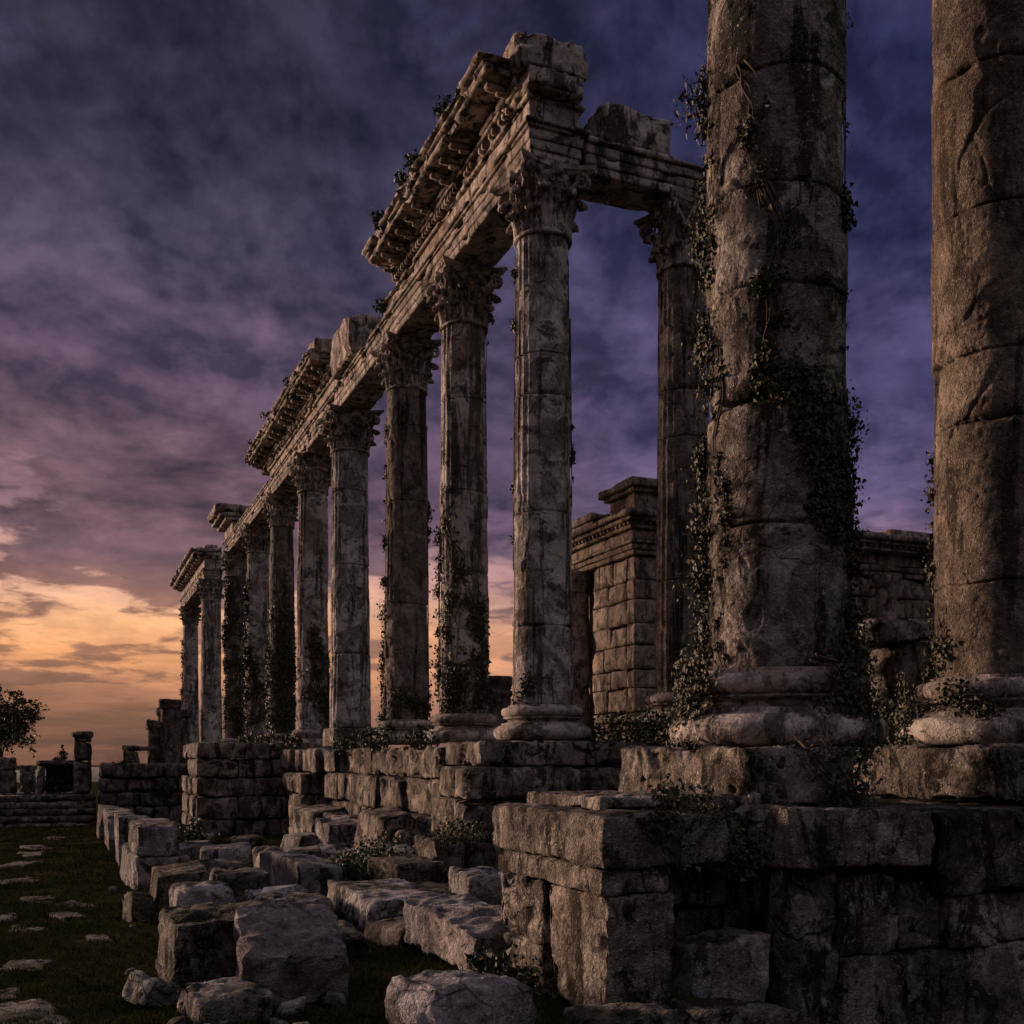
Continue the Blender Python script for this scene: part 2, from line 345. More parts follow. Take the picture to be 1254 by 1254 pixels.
# ------------------------------------------------------------------ columns
def plates(Q, n, lo, hi, seed):
    """broken facing plates: (distance to the nearest crack, level of the plate)"""
    rs = np.random.default_rng(seed); S = rs.uniform(lo, hi, (n, 3)); lev = rs.uniform(-1, 1, n)
    W = Q + .09 * np.stack([fbm(Q, 3.2, 3, seed + k) for k in range(3)], 1)
    d = np.empty(len(Q)); L = np.empty(len(Q))
    for a in range(0, len(Q), 20000):
        D = np.linalg.norm(W[a:a+20000, None] - S[None], axis=2); i = np.argpartition(D, 1, axis=1)[:, :2]; q = np.take_along_axis(D, i, 1)
        sw = q[:, 0] > q[:, 1]; i[sw] = i[sw][:, ::-1]; q = np.sort(q, 1); d[a:a+20000] = q[:, 1] - q[:, 0]; L[a:a+20000] = lev[i[:, 0]]
    return d, L
def shaft(R0, R1, H, seed, flute=0., joints=(), nseg=168, dz=.06, spall=.03, rough=.012, cells=0, groove=.022):
    zs = list(np.arange(0, H, dz)) + [H]
    for j in joints: zs += list(np.linspace(j - .045, j + .045, 15))
    zs = np.array(sorted(z for z in zs if 0 <= z <= H)); zs = zs[np.concatenate([[True], np.diff(zs) > .003])]
    th = np.linspace(0, 2*math.pi, nseg, endpoint=False)
    Z, T = np.meshgrid(zs, th, indexing='ij'); t = Z / H
    r = R0 + (R1 - R0) * t ** 1.25
    Q = np.stack([np.cos(T) * R0, np.sin(T) * R0, Z], -1).reshape(-1, 3) + seed * 5.3
    n1 = fbm(Q, 2.2, 4, seed).reshape(Z.shape); n2 = fbm(Q, 5.5, 4, seed + 3).reshape(Z.shape); n3 = fbm(Q * [1, 1, .8], 1.5, 4, seed + 6).reshape(Z.shape)
    n4 = fbm(Q, 4.5, 3, seed + 12, True).reshape(Z.shape)
    sp = sstep(.13, .18, n3 + .04 * n2)
    n5 = fbm(Q, 15, 2, seed + 18).reshape(Z.shape)
    if flute:
        nk = fbm(Q * [1, 1, .22], 1.6, 3, seed + 15).reshape(Z.shape)
        keep = sstep(.30 - flute * .6, .55 - flute * .6, nk) * (1 - sp * .7)
        r = r - .058 * R0 * np.sqrt(np.abs(np.cos(12 * T)) + .002) * keep
    r = r - spall * sp * (.7 + .4 * n2 + .25 * n4) + rough * n2 * (.35 + .7 * sp) + .004 * n4 - .010 * np.clip(n5 - .12, 0, 1) * (1 + sp)
    if cells:
        B = np.stack([np.cos(T) * R0, np.sin(T) * R0, Z], -1).reshape(-1, 3)
        dc, lv = plates(B, cells, (-R0 - .2, -R0 - .2, -.2), (R0 + .2, R0 + .2, H + .2), seed + 90)
        dc = dc.reshape(Z.shape); lv = lv.reshape(Z.shape); gt = sstep(-.12, .1, fbm(B, .9, 3, seed + 71).reshape(Z.shape))
        r = r + gt * (lv * groove * .5 * sstep(0, .05, dc) - groove * np.exp(-(dc / .012) ** 2) - groove * .8 * np.clip(n2 + .1, 0, 1) * np.exp(-(dc / .05) ** 2))
    rs = np.random.default_rng(seed); ox = np.zeros_like(Z); oy = np.zeros_like(Z)
    last = 0
    for j in list(joints) + [H + 1]:
        inn = (Z >= last) & (Z < j); r = np.where(inn, r * (1 + rs.uniform(-.012, .012)), r)
        ox = np.where(inn, rs.uniform(-.008, .008), ox); oy = np.where(inn, rs.uniform(-.008, .008), oy); last = j
    for j in joints:
        wob = .014 * fbm(np.stack([np.cos(T), np.sin(T), 0*T + j], -1).reshape(-1, 3), 2.5, 2, seed + 40).reshape(Z.shape)
        a = np.abs(Z - j - wob); ch = np.clip(n1 + .5 * n2 - .02, 0, 1)
        r = r - .026 * np.exp(-(a / .009) ** 2) - (.11 * ch) * np.exp(-(a / .035) ** 2)
    V = np.stack([r * np.cos(T) + ox, r * np.sin(T) + oy, Z], -1).reshape(-1, 3); m = len(zs); n = nseg
    F = [(i*n+j, i*n+(j+1) % n, (i+1)*n+(j+1) % n, (i+1)*n+j) for i in range(m-1) for j in range(n)]
    F.append(tuple(range(n-1, -1, -1))); F.append(tuple((m-1)*n+j for j in range(n)))
    return V, F
def attic_base(Rb, h, seed, n=96, amp=.008):
    k = h / .55
    P = []
    for a in np.linspace(-90, 90, 11): P.append((Rb * 1.36 + .115 * k * math.cos(R(a)), .115 * k + .115 * k * math.sin(R(a))))
    P.append((Rb * 1.33, .25 * k))
    for a in np.linspace(0, 180, 9): P.append((Rb * 1.33 - .10 * k * math.sin(R(a)) - .02*k*(a/180), .265 * k + .085 * k * a / 180))
    P.append((Rb * 1.24, .365 * k))
    for a in np.linspace(-90, 90, 9): P.append((Rb * 1.2 + .075 * k * math.cos(R(a)), .445 * k + .075 * k * math.sin(R(a))))
    P += [(Rb * 1.12, .525 * k), (Rb * 1.12, .55 * k), (Rb * .98, .56 * k)]
    return lathe([(.02, 0)] + P + [(.02, .56 * k)], n, amp=amp, seed=seed, f=5)

# --- Corinthian capital, built once at neck radius .45 and height 1.1
def leaf_strip(h, w, r0, lean, curl, seed):
    nu, nv = 17, 26; rs = np.random.default_rng(seed)
    u = np.linspace(-1, 1, nu); v = np.linspace(0, 1, nv); Vv, U = np.meshgrid(v, u, indexing='ij')
    rad = np.zeros(nv); z = np.zeros(nv)
    for i, q in enumerate(v):
        if q < .68: z[i] = h * q / .68 * .92; rad[i] = r0 + lean * (q / .68) ** 2
        else:
            a = (q - .68) / .32 * R(205); rad[i] = r0 + lean + curl * (1 - math.cos(a)); z[i] = h * .92 + curl * 1.05 * math.sin(a)
    width = w * (.62 + .5 * np.sin(math.pi * np.clip(v * .9 + .12, 0, 1))) * np.where(v > .8, np.sqrt(np.clip(1 - ((v - .8) / .24) ** 2, 0, 1)), 1)
    lobe = 1 - .28 * np.abs(np.cos(5.2 * math.pi * Vv)) * np.abs(U) ** 3
    T = U * width[:, None] * lobe
    rib = .026 * np.cos(U * 3 * math.pi) + .03 * np.exp(-(U / .14) ** 2) - .06 * U ** 2 + .02 * np.cos(5.2 * math.pi * 2 * Vv) * np.abs(U)
    rr = rad[:, None] + rib
    Vf = np.stack([rr, T, np.repeat(z[:, None], nu, 1)], -1).reshape(-1, 3)
    Vb = Vf.copy(); Vb[:, 0] -= .035
    Vf += .006 * np.stack([fbm(Vf + seed, 14, 2, seed + k) for k in range(3)], 1)
    F = []; N = nu * nv
    for i in range(nv - 1):
        for j in range(nu - 1):
            a = i * nu + j; F.append((a, a + 1, a + nu + 1, a + nu)); F.append((N + a, N + a + nu, N + a + nu + 1, N + a + 1))
    rim = [i * nu for i in range(nv)] + [(nv-1) * nu + j for j in range(1, nu)] + [i * nu + nu - 1 for i in range(nv - 2, -1, -1)] + [j for j in range(nu - 2, 0, -1)]
    for a, b2 in zip(rim, rim[1:] + rim[:1]): F.append((a, b2, N + b2, N + a))
    return np.concatenate([Vf, Vb]), F
def volute_mesh(side):
    P = []; rad = []
    for q in np.linspace(0, 1, 14): P.append((.43 + .23 * q ** 1.5, side * (.20 * (1 - q) + .05), .50 + .37 * q)); rad.append(.030 + .012 * q)
    c = np.array([.70, .845])
    for a in np.linspace(150, -420, 46):
        rr = .125 * (1 - (150 - a) / 570 * .82)
        P.append((c[0] + rr * math.cos(R(a)) + .0, side * (.045 + .018 * (150 - a) / 570), c[1] + rr * math.sin(R(a)))); rad.append(.036 * (1 - .45 * (150 - a) / 570))
    return tube(P, rad, 8)
def helix_mesh(side):
    P = []; rad = []
    for q in np.linspace(0, 1, 10): P.append((.46 + .05 * q, side * (.24 - .10 * q ** 2), .52 + .28 * q)); rad.append(.022)
    for a in np.linspace(180, -300, 30):
        rr = .065 * (1 - (180 - a) / 480 * .8); s = side
        P.append((.525, s * (.075 - rr * math.cos(R(a)) * -1 * -1), .82 + rr * math.sin(R(a)))); rad.append(.022 * (1 - .4 * (180 - a) / 480))
    return tube(P, rad, 6)
def abacus_vf():
    parts = []
    outline = []
    for k in range(4):
        base = k * 90
        for q in np.linspace(-1, 1, 15)[:-1]:
            x = .455 + .175 * q * q; yv = q * .63
            q2 = q; outline.append((x * math.cos(R(base)) - yv * math.sin(R(base)), x * math.sin(R(base)) + yv * math.cos(R(base))))
    o = np.array(outline); n = len(o); V = []; levels = [(.955, .93), (.97, .97), (1.0, 1.0), (1.012, 1.005), (1.03, 1.07), (1.1, 1.07)]
    for z, s in levels: V += [(a * s, b2 * s, z) for a, b2 in o]
    V = np.array(V); V += .012 * np.stack([fbm(V, 5, 3, 60 + k) for k in range(3)], 1)
    m = len(levels); F = [(i*n+j, i*n+(j+1) % n, (i+1)*n+(j+1) % n, (i+1)*n+j) for i in range(m-1) for j in range(n)]
    F.append(tuple(range(n-1, -1, -1))); F.append(tuple((m-1)*n+j for j in range(n)))
    return V, F
CM = {}
bell = [(.40, 0), (.475, .0), (.49, .02), (.49, .045), (.47, .06), (.44, .07), (.425, .10)] + [(.40 + .11 * q ** 3, .1 + .86 * q) for q in np.linspace(.05, 1, 16)] + [(.3, .96)]
CM['bell'] = mesh_of('capital', lathe(bell, 64, amp=.006, seed=5, f=6), M['carved'])
CM['leaf'] = [mesh_of('acanthus_leaf', leaf_strip(.38, .20, .425, .05, .07, s), M['carved']) for s in (1, 2)]
CM['leaf2'] = [mesh_of('acanthus_leaf', leaf_strip(.66, .185, .425, .10, .085, s), M['carved']) for s in (3, 4)]
CM['vol'] = {s: mesh_of('volute', volute_mesh(s), M['carved']) for s in (-1, 1)}
CM['hel'] = {s: mesh_of('helix', helix_mesh(s), M['carved']) for s in (-1, 1)}
CM['aba'] = mesh_of('abacus', abacus_vf(), M['carved'], sharp=40)
fv, ff = block(.44, .62, -.09, .09, .84, 1.08, res=.03, r=.06, amp=.03, chip=.02, seed=4, f=9, boulder=.6); CM['fle'] = mesh_of('fleuron', (fv, ff), M['carved'])
def capital(parent, z, s, rz, seed):
    rs = random.Random(seed)
    c = local('capital', CM['bell'], parent, (0, 0, z), (0, 0, rz), s)
    for k in range(8):
        if rs.random() > .12: local('acanthus_leaf', CM['leaf'][k % 2], c, rot=(0, 0, k * math.pi / 4), sc=(1, rs.uniform(.9, 1.05), rs.uniform(.9, 1.05)))
        if rs.random() > .14: local('acanthus_leaf', CM['leaf2'][k % 2], c, rot=(0, 0, (k + .5) * math.pi / 4), sc=(1, rs.uniform(.9, 1.05), rs.uniform(.92, 1.05)))
    for k in range(4):
        for sd in (-1, 1):
            if rs.random() > .1: local('volute', CM['vol'][sd], c, rot=(0, 0, R(45 + 90 * k)))
            local('helix', CM['hel'][sd], c, rot=(0, 0, R(90 * k)))
        local('fleuron', CM['fle'], c, rot=(0, 0, R(90 * k)))
    local('abacus', CM['aba'], c)
    return c
ZB, ZT = .24, 9.30
def column(x, y, label, seed, D=1.0, flute=0., joints=(2.1, 4.3, 6.2), base=True, zb=ZB, pedestal=False, res=(168, .06), cells=0, mat='column'):
    c = tag(empty('corinthian_column', (x, y, zb)), label, 'column', 'columns of the ruined colonnade')
    h0 = .55 if base else .02; Hc = 1.1; Hs = ZT - zb - Hc - h0
    if base: local('column_base', mesh_of('column_base', attic_base(.5 * D, .55, seed), M['carved']), c)
    if pedestal:
        obj('pedestal', block(x - .62, x + .62, y - .62, y + .62, zb, zb + .5, res=.07, r=.02, amp=.012, chip=.05, seed=seed), M['ashlar'], c); h0 = .5; Hs = ZT - zb - Hc - h0
    local('shaft', mesh_of('shaft', shaft(.5 * D, .435 * D, Hs + .01, seed, flute, joints, *res, cells=cells, spall=.028), M[mat]), c, (0, 0, h0))
    k = .435 * D / .45; capital(c, h0 + Hs, (k, k, 1), R(0), seed)
    return c
row = [
 (6.98, 15.40, "pale corner column at the colonnade's near end, under both arms of the entablature", 101, 1.0, .75, (1.25, 3.05, 4.9, 5.55), True, False),
 (7.00, 19.14, "second column of the row, lower half dark with creeper, left of the corner column", 102, 1.0, .75, (.9, 2.7, 4.25, 6.0), True, False),
 (7.00, 22.92, 'third column of the row, dark brown shaft fringed with hanging ivy on its left edge', 103, 1.02, .85, (2.6, 4.9, 6.6), True, False),
 (7.00, 28.17, 'stout pale fluted column on a square pedestal, below the bare beam', 104, 1.14, 1.0, (2.0, 4.4, 6.4), False, True),
 (6.98, 32.90, "pale smooth column, ivy on its right foot, behind the one on a pedestal", 105, 1.04, .4, (2.2, 4.6), True, False),
 (6.98, 38.20, 'slender column with a broad black creeper covering its lower half, sixth of the row', 106, .97, .5, (1.9, 4.1, 6.0), True, False),
 (6.98, 43.50, 'seventh column of the row, ivy clad all the way up its left side', 107, 1.0, .4, (2.4, 4.6), True, False),
 (6.98, 49.70, 'last column of the long row, wrapped in dark ivy below a lone fragment of cornice', 108, 1.0, .4, (2.2, 4.7), True, False),
]
for x, y, lab, sd, D, fl, jo, ba, pe in row: column(x, y, lab, sd, D, fl, jo, ba, pedestal=pe, res=(264, .03) if y < 20 else (192, .05) if y < 24 else (168, .08), cells=90 if y < 24 else 60, mat='dark_column' if sd in (103, 106, 108) else 'column')
column(6.83, 57.9, 'nearer column of the detached far pair, pale and free of ivy', 109, 1.14, .5, (2.0, 3.4, 6.0), True, zb=-.3, res=(96, .1))
column(6.88, 69.0, 'farther column of the detached far pair, ivy on its left edge, partly behind its twin', 110, 1.05, .3, (2.4, 5.0), True, zb=-.5, res=(96, .1))
column(9.62, 15.45, 'black stained fluted column of the second row, carrying the right end of the cross beam', 111, .93, 1.1, (1.9, 4.3, 5.1), True, zb=.5, res=(192, .05), cells=70, mat='dark_column')

# the two giant columns of the near terrace
def near_column(x, y, R0, R1, H, label, seed, joints, zb, tilt=0, mat='giant', cells=120, spall=.026):
    c = tag(empty('broken_column', (x, y, zb)), label, 'column', 'near columns on the terrace')
    local('column_base', mesh_of('column_base', attic_base(R0 * .985, .56, seed, 160, .006), M['carved']), c)
    local('shaft', mesh_of('shaft', shaft(R0, R1, H, seed, 0., joints, 360, .018, spall, .011, cells, .013), M[mat]), c, (0, 0, .56), (0, tilt, 0))
    return c
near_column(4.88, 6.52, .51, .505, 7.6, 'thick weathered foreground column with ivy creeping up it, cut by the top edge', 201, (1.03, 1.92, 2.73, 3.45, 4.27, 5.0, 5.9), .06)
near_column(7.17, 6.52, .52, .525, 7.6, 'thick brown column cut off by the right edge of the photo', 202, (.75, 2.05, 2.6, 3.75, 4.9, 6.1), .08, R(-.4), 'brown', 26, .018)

# ------------------------------------------------------------------ entablature
def long_block(x0, x1, y0, y1, z0, z1, seed, res=.07, r=.006, amp=.0025, chip=.10):
    return block(x0, x1, y0, y1, z0, z1, res=res, r=r, amp=amp, chip=chip, seed=seed, f=3.0, ridge=.0, chipo=-.2)
def arch_parts(x0, x1, y0, y1, z0, z1, seed, grow='all', e=.0):
    """three fasciae and a crown moulding, each standing a little proud of the one below"""
    h = z1 - z0; ps = []; zz = [0, .24, .52, .80, .9, 1.0]; pr = [.0, .022, .045, .085, .13]
    for k in range(5):
        p = pr[k]; ps.append(long_block(x0 - p, x1 + p, y0 - p, y1 + p, z0 + zz[k]*h + .001, z0 + zz[k+1]*h + .004, seed + k))
    return merge(ps)
def beam(y0, y1, label, seed, z0=ZT, z1=9.86, xc=7.0):
    o = obj('architrave_beam', arch_parts(xc - .42, xc + .42, y0, y1, z0 + .004, z1, seed), M['entab'])
    return tag(o, label, 'beam', 'architrave beams spanning the columns')
def entablature(y0, y1, yc0, yc1, label, seed, xc=7.0, zf=10.22, frieze_to=None, teeth=True):
    e = tag(empty('entablature', (xc, (y0 + y1) / 2, ZT)), label, 'entablature', 'standing stretches of entablature')
    ft = frieze_to or y1
    obj('architrave', arch_parts(xc - .42, xc + .42, y0, y1, ZT + .004, 9.86, seed), M['entab'], e)
    obj('frieze', merge([long_block(xc - .43, xc + .43, y0 + .02, ft, 9.862, zf, seed + 20, amp=.012, chip=.07),
                         long_block(xc - .50, xc + .50, y0 - .04, ft, zf + .001, zf + .07, seed + 21)]), M['entab'], e)
    n = int((yc1 - yc0) / .15); ps = []
    for k in range(n):
        if fbm(np.array([[yc0 + k * .15, seed, 0]]), .9, 2, 3)[0] > .22 or RNG.random() < .08: continue
        y = yc0 + .05 + k * .15
        for sx in (-1,): ps.append(block(xc + sx*.54 - .05, xc + sx*.54 + .05, y, y + .085, zf + .073, zf + .165, res=.05, r=.01, amp=.006, chip=.02, seed=k))
    ps.append(long_block(xc - .50, xc + .50, yc0 + .02, yc1, zf + .072, zf + .185, seed + 22))
    obj('dentil_band', merge(ps), M['entab'], e)
    obj('bed_moulding', merge([long_block(xc - .62, xc + .44, yc0 + .01, yc1 - .02, zf + .186, zf + .245, seed + 23)]), M['entab'], e)
    k = 0; y = yc0 + .3
    while y < yc1 - .15:
        for sx in (-1,) if random.random() > .14 else ():
            x0 = xc + sx * .62; x1 = xc + sx * 1.0
            a, b2 = min(x0, x1), max(x0, x1); zt = zf + .372
            obj('modillion', merge([block(a, b2, y, y + .16, zt - .11 + .02, zt - .003, res=.05, r=.02, amp=.012, chip=.05, seed=seed + k, cuts=random.choice((1, 2, 5)), cutd=.5),
                                    block(x0 - .01 if sx > 0 else x0 - .2, x0 + .2 if sx > 0 else x0 + .01, y + .01, y + .15, zt - .15, zt - .09, res=.06, r=.035, amp=.01, chip=.03, seed=seed + k + 3)]), M['carved'], e)
        k += 1; y += random.uniform(.5, .62)
    obj('soffit', long_block(xc - .66, xc + .45, yc0 + .03, yc1 - .03, zf + .246, zf + .37, seed + 24), M['entab'], e)
    ps = [block(xc - 1.12, xc + .46, yc0, yc1, zf + .372, zf + .47, res=.09, r=.015, amp=.012, chip=.10, seed=seed + 25, cuts=4, cutd=.7, f=3.6),
          block(xc - 1.18, xc + .47, yc0 + .02, yc1 - .03, zf + .471, zf + .53, res=.09, r=.015, amp=.012, chip=.10, seed=seed + 26, cuts=4, cutd=.7, f=3.6),
          block(xc - 1.26, xc + .48, yc0 - .02, yc1 + .02, zf + .531, zf + .62, res=.09, r=.03, amp=.02, chip=.2, seed=seed + 27, cuts=4, cutd=.7, f=3.5)]
    y = yc0 + .1
    while y < yc1 - .6:
        L = random.uniform(.7, 1.6); L = min(L, yc1 - y)
        if random.random() < .75: ps.append(block(xc - 1.16 + random.uniform(0, .3), xc + .42, y, y + L - .04, zf + .60, zf + .62 + random.uniform(.03, .2), res=.11, r=.03, amp=.025, chip=.12, seed=int(y * 31), f=2, cuts=3, cutd=.6))
        y += L
    obj('cornice', merge(ps), M['entab'], e)
    return e
entablature(14.95, 23.3, 15.05, 22.1, 'long tall stretch of entablature with projecting bracketed cornice over the three nearest columns', 300)
beam(23.34, 27.75, 'bare architrave beam carrying one rough block, between the two stretches of cornice', 340)
entablature(27.8, 38.3, 28.1, 39.2, 'farther stretch of entablature with a broken jagged cornice over the middle columns', 360)
beam(38.35, 43.5, 'bare narrow beam just beyond the farther cornice, third from the row end', 380)
beam(43.55, 50.3, 'bare narrow beam ending over the last column of the long row', 385)
e = tag(empty('cornice_fragment', (7, 48.6, 9.87)), 'lone cornice fragment on a frieze stone above the last column of the row', 'cornice')
obj('frieze_stone', long_block(6.5, 7.5, 47.4, 50.2, 9.87, 10.35, 391), M['entab'], e)
obj('moulding', merge([long_block(6.2, 7.8, 47.3, 50.2, 10.352, 10.5, 392), long_block(5.95, 8.05, 47.2, 50.2, 10.503, 10.66, 393), block(5.75, 8.2, 47.1, 50.1, 10.663, 11.0, res=.1, r=.03, amp=.03, chip=.2, seed=394, cuts=5, cutd=.6)]), M['entab'], e)
e = tag(empty('entablature', (6.85, 63, ZT)), 'short high entablature bridging the detached far pair of columns', 'entablature', 'standing stretches of entablature')
obj('architrave', arch_parts(6.42, 7.3, 57.3, 69.9, ZT + .004, 9.86, 395), M['entab'], e)
obj('frieze', long_block(6.42, 7.3, 57.35, 69.9, 9.863, 10.4, 396), M['entab'], e)
obj('cornice', merge([long_block(6.1, 7.31, 57.3, 70, 10.402, 10.55, 397), long_block(5.85, 7.33, 57.2, 70, 10.553, 10.72, 398), block(5.65, 7.38, 57.1, 70, 10.723, 10.93, res=.12, r=.03, amp=.03, chip=.2, seed=399), block(6.4, 7.1, 57.3, 58.3, 10.9, 11.15, res=.1, r=.1, amp=.05, chip=.2, seed=400)]), M['entab'], e)
k = 57.8
while k < 69.5:
    obj('modillion', block(5.85, 6.15, k, k + .28, 10.41, 10.55, res=.1, r=.03, amp=.01, chip=.04, seed=int(k * 9)), M['carved'], e); k += .95

# cross beam from the corner column to the second row, and the loose blocks on top
o = obj('cross_beam', merge([long_block(7.56, 10.2, 15.02 - p, 15.80 + p, ZT + .004 + a * .56 + .001, ZT + b2 * .56 + .003, 410 + i, amp=.014, chip=.08, res=.06)
     for i, (a, b2, p) in enumerate([(0, .26, 0), (.26, .55, .02), (.55, .82, .04), (.82, 1., .10)])]), M['entab'])
tag(o, 'cross beam running right from the corner column to the stained column of the second row', 'beam')
o = obj('loose_block', block(7.85, 9.12, 14.95, 15.75, 9.868, 10.5, res=.045, r=.03, amp=.018, chip=.09, seed=420, cuts=5, cutd=.2), M['entab']); tag(o, 'rectangular loose block lying on top of the cross beam', 'stone block')
o = obj('corner_block', merge([block(6.30, 7.48, 14.75, 15.95, 10.60, 11.15, res=.045, r=.03, amp=.03, chip=.14, seed=421, cuts=6, cutd=.3), ]), M['entab']); tag(o, 'big rough block on the near corner, topmost stone of the tall entablature', 'stone block')
o = obj('corner_block', merge([block(6.44, 7.42, 14.72, 15.9, 10.30, 10.605, res=.05, r=.03, amp=.025, chip=.12, seed=422)]), M['entab']); tag(o, 'stone under the topmost corner block, at the near end of the cornice', 'stone block')
o = obj('loose_block', block(6.25, 7.25, 25.3, 27.4, 9.868, 10.9, res=.07, r=.04, amp=.03, chip=.12, seed=423, cuts=5, cutd=.25), M['entab']); tag(o, 'large rough block standing on the bare beam between the two cornices', 'stone block')
o = obj('loose_block', block(6.0, 7.6, 28.1, 29.3, 10.87, 11.25, res=.08, r=.06, amp=.04, chip=.15, seed=424), M['entab']); tag(o, 'low weathered block on the near end of the farther cornice', 'stone block')

# ------------------------------------------------------------------ podium of the colonnade
def courses(x0, x1, y0, y1, levels, seed, bl=(.7, 1.5), depth=.55, res=.07, jitter=.14, r=.02, amp=.018, chip=.15, sides='sw', cuts=3, cutd=.2):
    """ashlar courses round a core: returns [(z0,z1,VF)]"""
    rs = random.Random(seed); out = []
    for ci, (za, zb_) in enumerate(zip(levels[:-1], levels[1:])):
        lo, hi = min(za, zb_), max(za, zb_); ps = []
        x = x0
        while x < x1 - .05:
            L = rs.uniform(*bl) * rs.choice((.7, 1, 1.25))
            if x1 - x - L < bl[0] * .6: L = x1 - x
            j = rs.uniform(0, jitter)
            ps.append(block(x + .006, x + L - .006, y0 + j, y0 + depth, lo + .003, hi - .004 - rs.uniform(0, .03), res=res, r=r, amp=amp, chip=chip, seed=seed + int(x * 50) + ci * 7, cuts=cuts, cutd=cutd, skew=.03)); x += L
        if 'w' in sides:
            y = y0 + depth
            while y < y1 - .05:
                L = rs.uniform(*bl) * rs.choice((.7, 1, 1.25))
                if y1 - y - L < bl[0] * .6: L = y1 - y
                j = rs.uniform(0, jitter) if rs.random() > .15 else jitter * 1.6
                ps.append(block(x0 + min(j, depth * .7), x0 + depth, y + .006, y + L - .006, lo + .003, hi - .004 - rs.uniform(0, .03), res=res, r=r, amp=amp, chip=chip, seed=seed + int(y * 40) + ci * 11 + 3, cuts=cuts, cutd=cutd, skew=.03)); y += L
        if x1 - x0 > depth + .1 and y1 - y0 > depth + .1:
            ps.append(block(x0 + depth + .004, x1, y0 + depth + .004, y1, lo + .003, hi - .02, res=.4, r=.02, amp=.01, chip=.02, seed=seed + 99 + ci))
        out.append(merge(ps))
    return out
def wall(name, label, cat, x0, x1, y0, y1, levels, seed, mat='ashlar', group=None, steps=None, **kw):
    w = empty(name, ((x0 + x1) / 2, (y0 + y1) / 2, min(levels)))
    tag(w, label, cat, group)
    n = len(levels) - 1
    for i in range(n):
        s = (steps or [0] * n)[i]
        vf = courses(x0 - s, x1, y0 - s, y1, levels[i:i+2], seed + 13 * i, **kw)[0]
        obj('stone_course', vf, M[mat], w)
    return w
g_p = 'stepped podium walls under the colonnade'
wall('podium', 'squared podium corner of big blocks under the pale corner column', 'podium', 5.58, 9.4, 14.5, 16.15, [.22, -.16], 500, group=g_p, res=.05, bl=(.9, 1.7))
wall('podium', 'taller lower step of the podium corner, projecting left below the corner column', 'podium', 5.30, 9.4, 14.4, 16.3, [-.165, -.65, -1.28, -1.9], 510, group=g_p, res=.05, bl=(.6, 1.4), steps=[0, .0, .02])
wall('podium', 'long low run of podium courses under the second and third columns', 'podium', 5.62, 9.4, 16.35, 25.95, [.16, -.40, -1.05, -1.58, -2.1], 520, group=g_p, res=.065, bl=(1.1, 2.6), chip=.18, r=.022, cuts=4, cutd=.25, jitter=.24, sides='w', steps=[.0, .03, .12, .2])
wall('podium_step', 'low kerb step in the grass along the foot of the podium', 'step', 4.85, 5.38, 16.4, 26.0, [-1.2, -1.75, -2.2], 530, res=.07, bl=(.7, 1.4), jitter=.08, depth=.5)
wall('podium', 'podium pier of two big courses below the fluted column on a pedestal', 'podium', 5.35, 9.0, 26.6, 29.6, [-.45, -1.0, -1.68, -2.4], 540, group=g_p, res=.07, bl=(.8, 1.5))
wall('podium', 'upper podium course under the fluted column on a pedestal', 'podium', 5.62, 9.0, 26.0, 31.9, [.18, -.44], 545, group=g_p, res=.07, bl=(.8, 1.5))
wall('podium', 'square podium spur of five stacked courses projecting left towards the path', 'podium', 3.37, 9.0, 32.0, 37.0, [.40, -.10, -.66, -1.22, -1.9, -2.6], 550, group=g_p, res=.08, bl=(.9, 1.5), chip=.14, r=.05)
wall('podium', 'far podium courses behind the projecting spur, under the last columns', 'podium', 5.6, 9.0, 37.05, 58.8, [.16, -.5, -1.2, -2.0, -3.0], 560, group=g_p, res=.12, bl=(1, 1.8), sides='w')
wall('podium', 'podium under the detached far pair of columns', 'podium', 5.4, 9.0, 58.9, 71, [-.52, -1.3, -2.2, -3.1], 566, group=g_p, res=.15, bl=(1, 1.8))
obj('terrace_floor', merge([block(9.05, 40, 14.6, 60, -1.0, .12, res=1.2, r=.02, amp=.02, chip=.02, seed=3)]), M['ashlar'])['kind'] = 'structure'
obj('court_floor', merge([block(7.6, 40, 7.6, 14.35, -1.7, -.5, res=.6, r=.02, amp=.03, chip=.02, seed=5)]), M['earth'])['kind'] = 'structure'
wall('plinth_stone', 'low socle under the black stained column of the second row', 'plinth', 8.95, 10.3, 14.75, 16.1, [.51, .2], 571, res=.06, bl=(1.2, 1.6))

# ------------------------------------------------------------------ near terrace (foreground right)
def blk(*a, **k):
    d = dict(res=.021, r=.011, amp=.011, chip=.09, f=4.4, cuts=3, cutd=.10); d.update(k); return block(*a, **d)
t = tag(empty('terrace_wall', (3.1, 5.9, -1.6)), 'left end of the near terrace wall: capping slabs on a square pier', 'wall')
obj('capping_slab', blk(2.69, 3.14, 5.13, 6.8, -.63, -.335, seed=600, rotz=0, chip=.06), M['ashlar'], t)
obj('capping_slab', blk(3.15, 3.56, 5.20, 6.8, -.63, -.345, seed=601, chip=.1), M['ashlar'], t)
obj('capping_slab', blk(3.57, 3.90, 5.55, 6.8, -.70, -.36, seed=602, chip=.12), M['mossy'], t)
obj('ashlar_block', blk(2.70, 3.15, 5.17, 6.6, -.785, -.634, seed=603, chip=.05), M['ashlar'], t)
obj('ashlar_block', blk(2.72, 3.16, 5.15, 5.95, -1.52, -.79, seed=604, amp=.012), M['ashlar'], t)
obj('ashlar_block', blk(2.70, 3.16, 5.96, 6.7, -1.2, -.79, seed=605), M['ashlar'], t)
